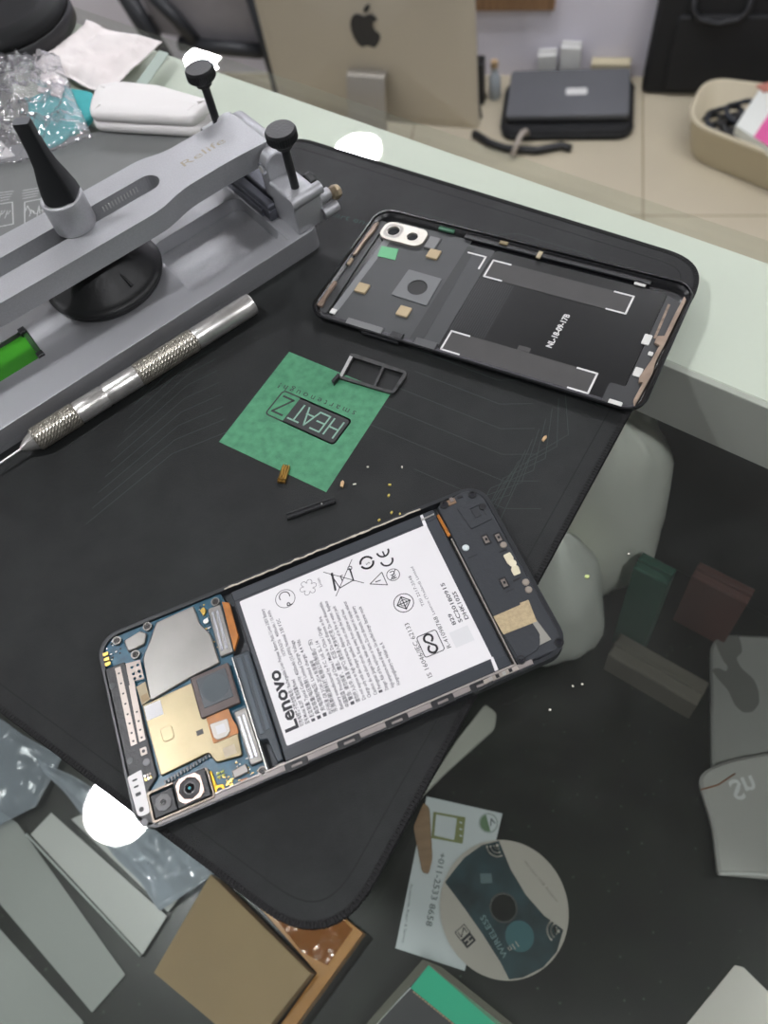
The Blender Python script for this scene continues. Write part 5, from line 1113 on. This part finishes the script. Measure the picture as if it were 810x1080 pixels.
mb = MB(); mb.box(-70, 30, -15, 15, 0, hh, mat('cream carton', '#b8ae92', .7), 2); mb.build('box_body', e); mb = MB(); mb.box(-71, 31, -16, 16, hh - 14, hh + 1, mat('cream carton lid', '#c2b89c', .7), 2); mb.build('box_lid', e)
# small clutter left of the laptop
p = G(507, 106, FL); e = thing('black_power_brick', 'upright black adapter standing between the computer and the laptop', 'adapter', (p.x, p.y, FL + .3), ANG_W)
mb = MB(); mb.box(-12, 12, -20, 20, 0, 118, black_pl, 4); mb.build('adapter_body', e); mb = MB(); mb.tube([(0, -20, 14), (4, -40, 4), (10, -60, 3), (14, -80, 3)], 3, black_pl); mb.build('cable', e)
p = G(522, 103, FL); e = thing('clear_bottle', 'small translucent bottle left of the laptop', 'bottle', (p.x, p.y, FL + .3))
mb = MB(); mb.lathe([(14, 0), (16, .05), (16, .65), (8, .8), (8, 1)], mat('pale bottle plastic', '#aeb6bc', .25), (0, 0, 0), (0, 0, 90), 24); mb.build('bottle_body', e); mb = MB(); mb.cyl((0, 0, 88), (0, 0, 104), 10, mat('tan cap', '#b49a78', .5)); mb.build('bottle_cap', e)
pts = [G(x, y, FL + 5) for x, y in ((556, 149), (554, 151), (551, 154), (546, 161), (540, 168))]; pts = [q + Vector((0, 0, h)) for q, h in zip(pts, (20, 32, 36, 30, 4))]; c = pts[0]
mb = MB(); mb.tube([p - c for p in pts], 7, mat('grey braided cable', '#a39a90', .6), 10); o_ = mb.build('grey_cable'); o_.location = (c.x*K, c.y*K, c.z*K + Z0 + .003); tag(o_, 'short grey cable hanging from under the left of the laptop', 'cable')
pts = [G(x, y, FL + 7) for x, y in ((500, 142), (516, 152), (534, 158), (566, 160), (592, 155), (602, 158))]; c = pts[0]
mb = MB(); mb.tube([p - c for p in pts], 10, black_pl, 10); o_ = mb.build('black_cable'); o_.location = (c.x*K, c.y*K, c.z*K + Z0 + .004); tag(o_, 'thick black cable lying on the floor in front of the laptop', 'cable')
# black bag standing by the wall
p = G(674, 99, FL); p = p + WN*(WD - 74 - p.dot(WN))
bagn = thing('black_laptop_bag', 'big black fabric bag standing upright against the wall', 'bag', (p.x, p.y, FL + .3), ANG_W)
bf = mat('black bag fabric', '#1d1e20', .8, bump=.4, bscale=700, var=.1, vscale=10)
Mv = Matrix(((1, 0, 0, 0), (0, 0, -1, 70), (0, 1, 0, 0), (0, 0, 0, 1)))
mb = MB(); mb.slab(roundpoly([(4, 0), (440, 0), (428, 330), (22, 330)], [20, 20, 40, 40], 6), 0, 75, bf, 10, Mv); mb.build('bag_body', bagn)
mb = MB(); mb.slab(roundpoly([(60, 20), (400, 20), (392, 210), (66, 210)], 16, 5), 75, 86, bf, 4, Mv); mb.build('front_pocket', bagn)
zz_ = 86 
mb = MB(); mb.tube([(95, -6, 262), (97, -14, 225), (115, -18, 205), (160, -20, 196), (205, -18, 205), (222, -14, 225), (224, -6, 262)], 7, mat('black strap', '#232427', .6), 10); mb.build('handle', bagn)
# cream basket with cables and a pink and white packet
bp = [G(x, y, FL + 100) for x, y in ((722, 128), (745, 83), (850, 96), (850, 178))]
ctr = (bp[0] + bp[2]) / 2; u_ = (bp[2] - bp[1]).normalized(); ang_b = math.atan2(u_.y, u_.x)
bas = thing('cream_basket', 'cream plastic basket of cables standing on the floor at the right edge', 'basket', (0, 0, FL + .3), 0)
bmat = mat('cream plastic', '#c9bfa6', .5)
top = ccw(roundpoly([tuple(p.xy) for p in bp], [70, 60, 40, 40], 8)); bc_ = Vector((sum(p[0] for p in top)/len(top), sum(p[1] for p in top)/len(top)))
def scl(k): return [tuple(bc_ + (Vector(p) - bc_) * k) for p in top]
lv = [(scl(.86), 0), (scl(.90), 8), (scl(1.0), 92), (scl(1.03), 96), (scl(1.03), 104), (scl(1.0), 106), (scl(.945), 104), (scl(.85), 10)]
vs = []; fs = []; n = len(top)
for p_, z in lv: vs += [(x, y, z) for x, y in p_]
for l in range(len(lv) - 1):
    for i in range(n): j = (i+1) % n; fs.append([l*n+i, l*n+j, (l+1)*n+j, (l+1)*n+i])
fs += [list(range(n))[::-1], [(len(lv)-1)*n + i for i in range(n)]]
mb = MB(); mb.add(vs, fs, bmat, True); mb.build('basket_body', bas)
bc3 = Vector((bc_.x, bc_.y, FL + 14))
for k in range(7):
    pts = []; r1 = random.uniform(40, 80); ph = random.uniform(0, 6)
    for i in range(26):
        t = i/25*2*PI*1.4 + ph; cxk = G(752 + 5*k, 122 + (k % 3)*6, FL + 60); pts.append(Vector((cxk.x + r1*.7*math.cos(t), cxk.y + r1*.7*math.sin(t), FL + 30 + 7*k + 5*math.sin(3*t))) - bc3)
    mb = MB(); mb.tube(pts, 6, black_pl if k % 3 else mat('dark blue cable', '#1c222c', .5), 8); o_ = mb.build('coiled_cable'); o_.location = (bc3.x*K, bc3.y*K, bc3.z*K + Z0); tag(o_, 'black coiled cable heaped in the cream basket', 'cable', 'cables in the cream basket')
pp = [G(x, y, FL + 120) for x, y in ((776, 132), (802, 92), (850, 120), (822, 162))]
e = thing('pink_packet', 'white and bright pink packet sticking out of the cream basket', 'packet', (pp[0].x, pp[0].y, FL + 96)); q = [(p_.x - pp[0].x, p_.y - pp[0].y) for p_ in pp]
mb = MB(); mb.slab(q, 0, 24, mat('packet white', '#dfe2dc', .5), 1.5); mb.build('packet_body', e)
qm = [tuple(Vector(q[0]).lerp(Vector(q[3]), .42)), tuple(Vector(q[1]).lerp(Vector(q[2]), .42)), q[2], q[3]]
mb = MB(); mb.slab(qm, 24, 24.6, mat('bright pink', '#d8609a', .5)); mb.build('pink_panel', e)
sheet('red_striped_tag', 'small red tag lying beside the pink packet at the basket rim', 'tag', ((797, 90), (812, 86), (822, 92), (806, 97)), FL + 122, FL + 124, mat('dull red tag', '#b5786a', .6), 1, .3)
# chair behind, black frame with grey mesh
CD = WD - 130
def cv(px, py): return GV(px, py, WN, CD)
ch = thing('framed_chair', 'black framed chair with grey panel standing left of the desktop computer', 'chair', (0, 0, FL + .3))
def rel(p): return Vector((p.x, p.y, p.z - FL - .3))
ck = mat('black chair frame', '#26282c', .45)
for a, b in (((128, -14), (158, 36)), ((262, -30), (292, 76))):
    A, B = rel(cv(*a)), rel(cv(*b)); dd = (B - A).normalized(); t = (20 - B.z)/dd.z; foot = B + dd*t; foot.z = 22
    mb = MB(); mb.tube([A, B, foot], 26, ck, 12); mb.build('leg', ch)
A, B = rel(cv(165, 26)), rel(cv(276, 58)); mb = MB(); mb.tube([rel(cv(190, 46)), rel(cv(230, 50)), rel(cv(276, 54))], 20, ck, 10); mb.build('crossbar', ch)
mb = MB(); mb.tube([rel(cv(160, -6)), rel(cv(186, 20)), rel(cv(206, 44))], 18, ck, 10); mb.build('arm', ch)
pn = [rel(cv(*p)) + WN*24 for p in ((134, -20), (268, -34), (288, 62), (164, 40))]
mb = MB(); vs = [tuple(p) for p in pn] + [tuple(p + WN*12) for p in pn]
mb.add(vs, [[0, 1, 2, 3], [7, 6, 5, 4], [0, 4, 5, 1], [1, 5, 6, 2], [2, 6, 7, 3], [3, 7, 4, 0]], mat('grey mesh fabric', '#8d8a8e', .8, var=.06, vscale=20)); mb.build('backrest', ch)

# ================================================================== LIGHT, CAMERA
w = bpy.data.worlds.new('World'); sc.world = w; w.use_nodes = True
w.node_tree.nodes['Background'].inputs[0].default_value = (.96, .98, 1.0, 1); w.node_tree.nodes['Background'].inputs[1].default_value = .5
cam_d = bpy.data.cameras.new('camera'); co_ = bpy.data.objects.new('camera', cam_d); col.objects.link(co_)
M = Matrix.Identity(4); Zc = -CF
for i in range(3): M[i][0], M[i][1], M[i][2] = CR[i], CU[i], Zc[i]
M[2][3] = CAM_H*K + Z0; co_.matrix_world = M
cam_d.sensor_fit = 'AUTO'; cam_d.sensor_width = 36; cam_d.lens = F_PX/1080*36; cam_d.clip_start = .01; cam_d.clip_end = 50
cam_d.dof.use_dof = True; cam_d.dof.focus_distance = .325; cam_d.dof.aperture_fstop = 13
sc.camera = co_
sc.view_settings.view_transform = 'Standard'; sc.view_settings.look = 'None'; sc.view_settings.gamma = 1; sc.view_settings.use_curve_mapping = False
sc.view_settings.exposure = -0.5
sc.cycles.use_denoising = True
sc.cycles.max_bounces = 10; sc.cycles.transparent_max_bounces = 24; sc.cycles.sample_clamp_indirect = 6; sc.cycles.caustics_reflective = False; sc.cycles.caustics_refractive = False
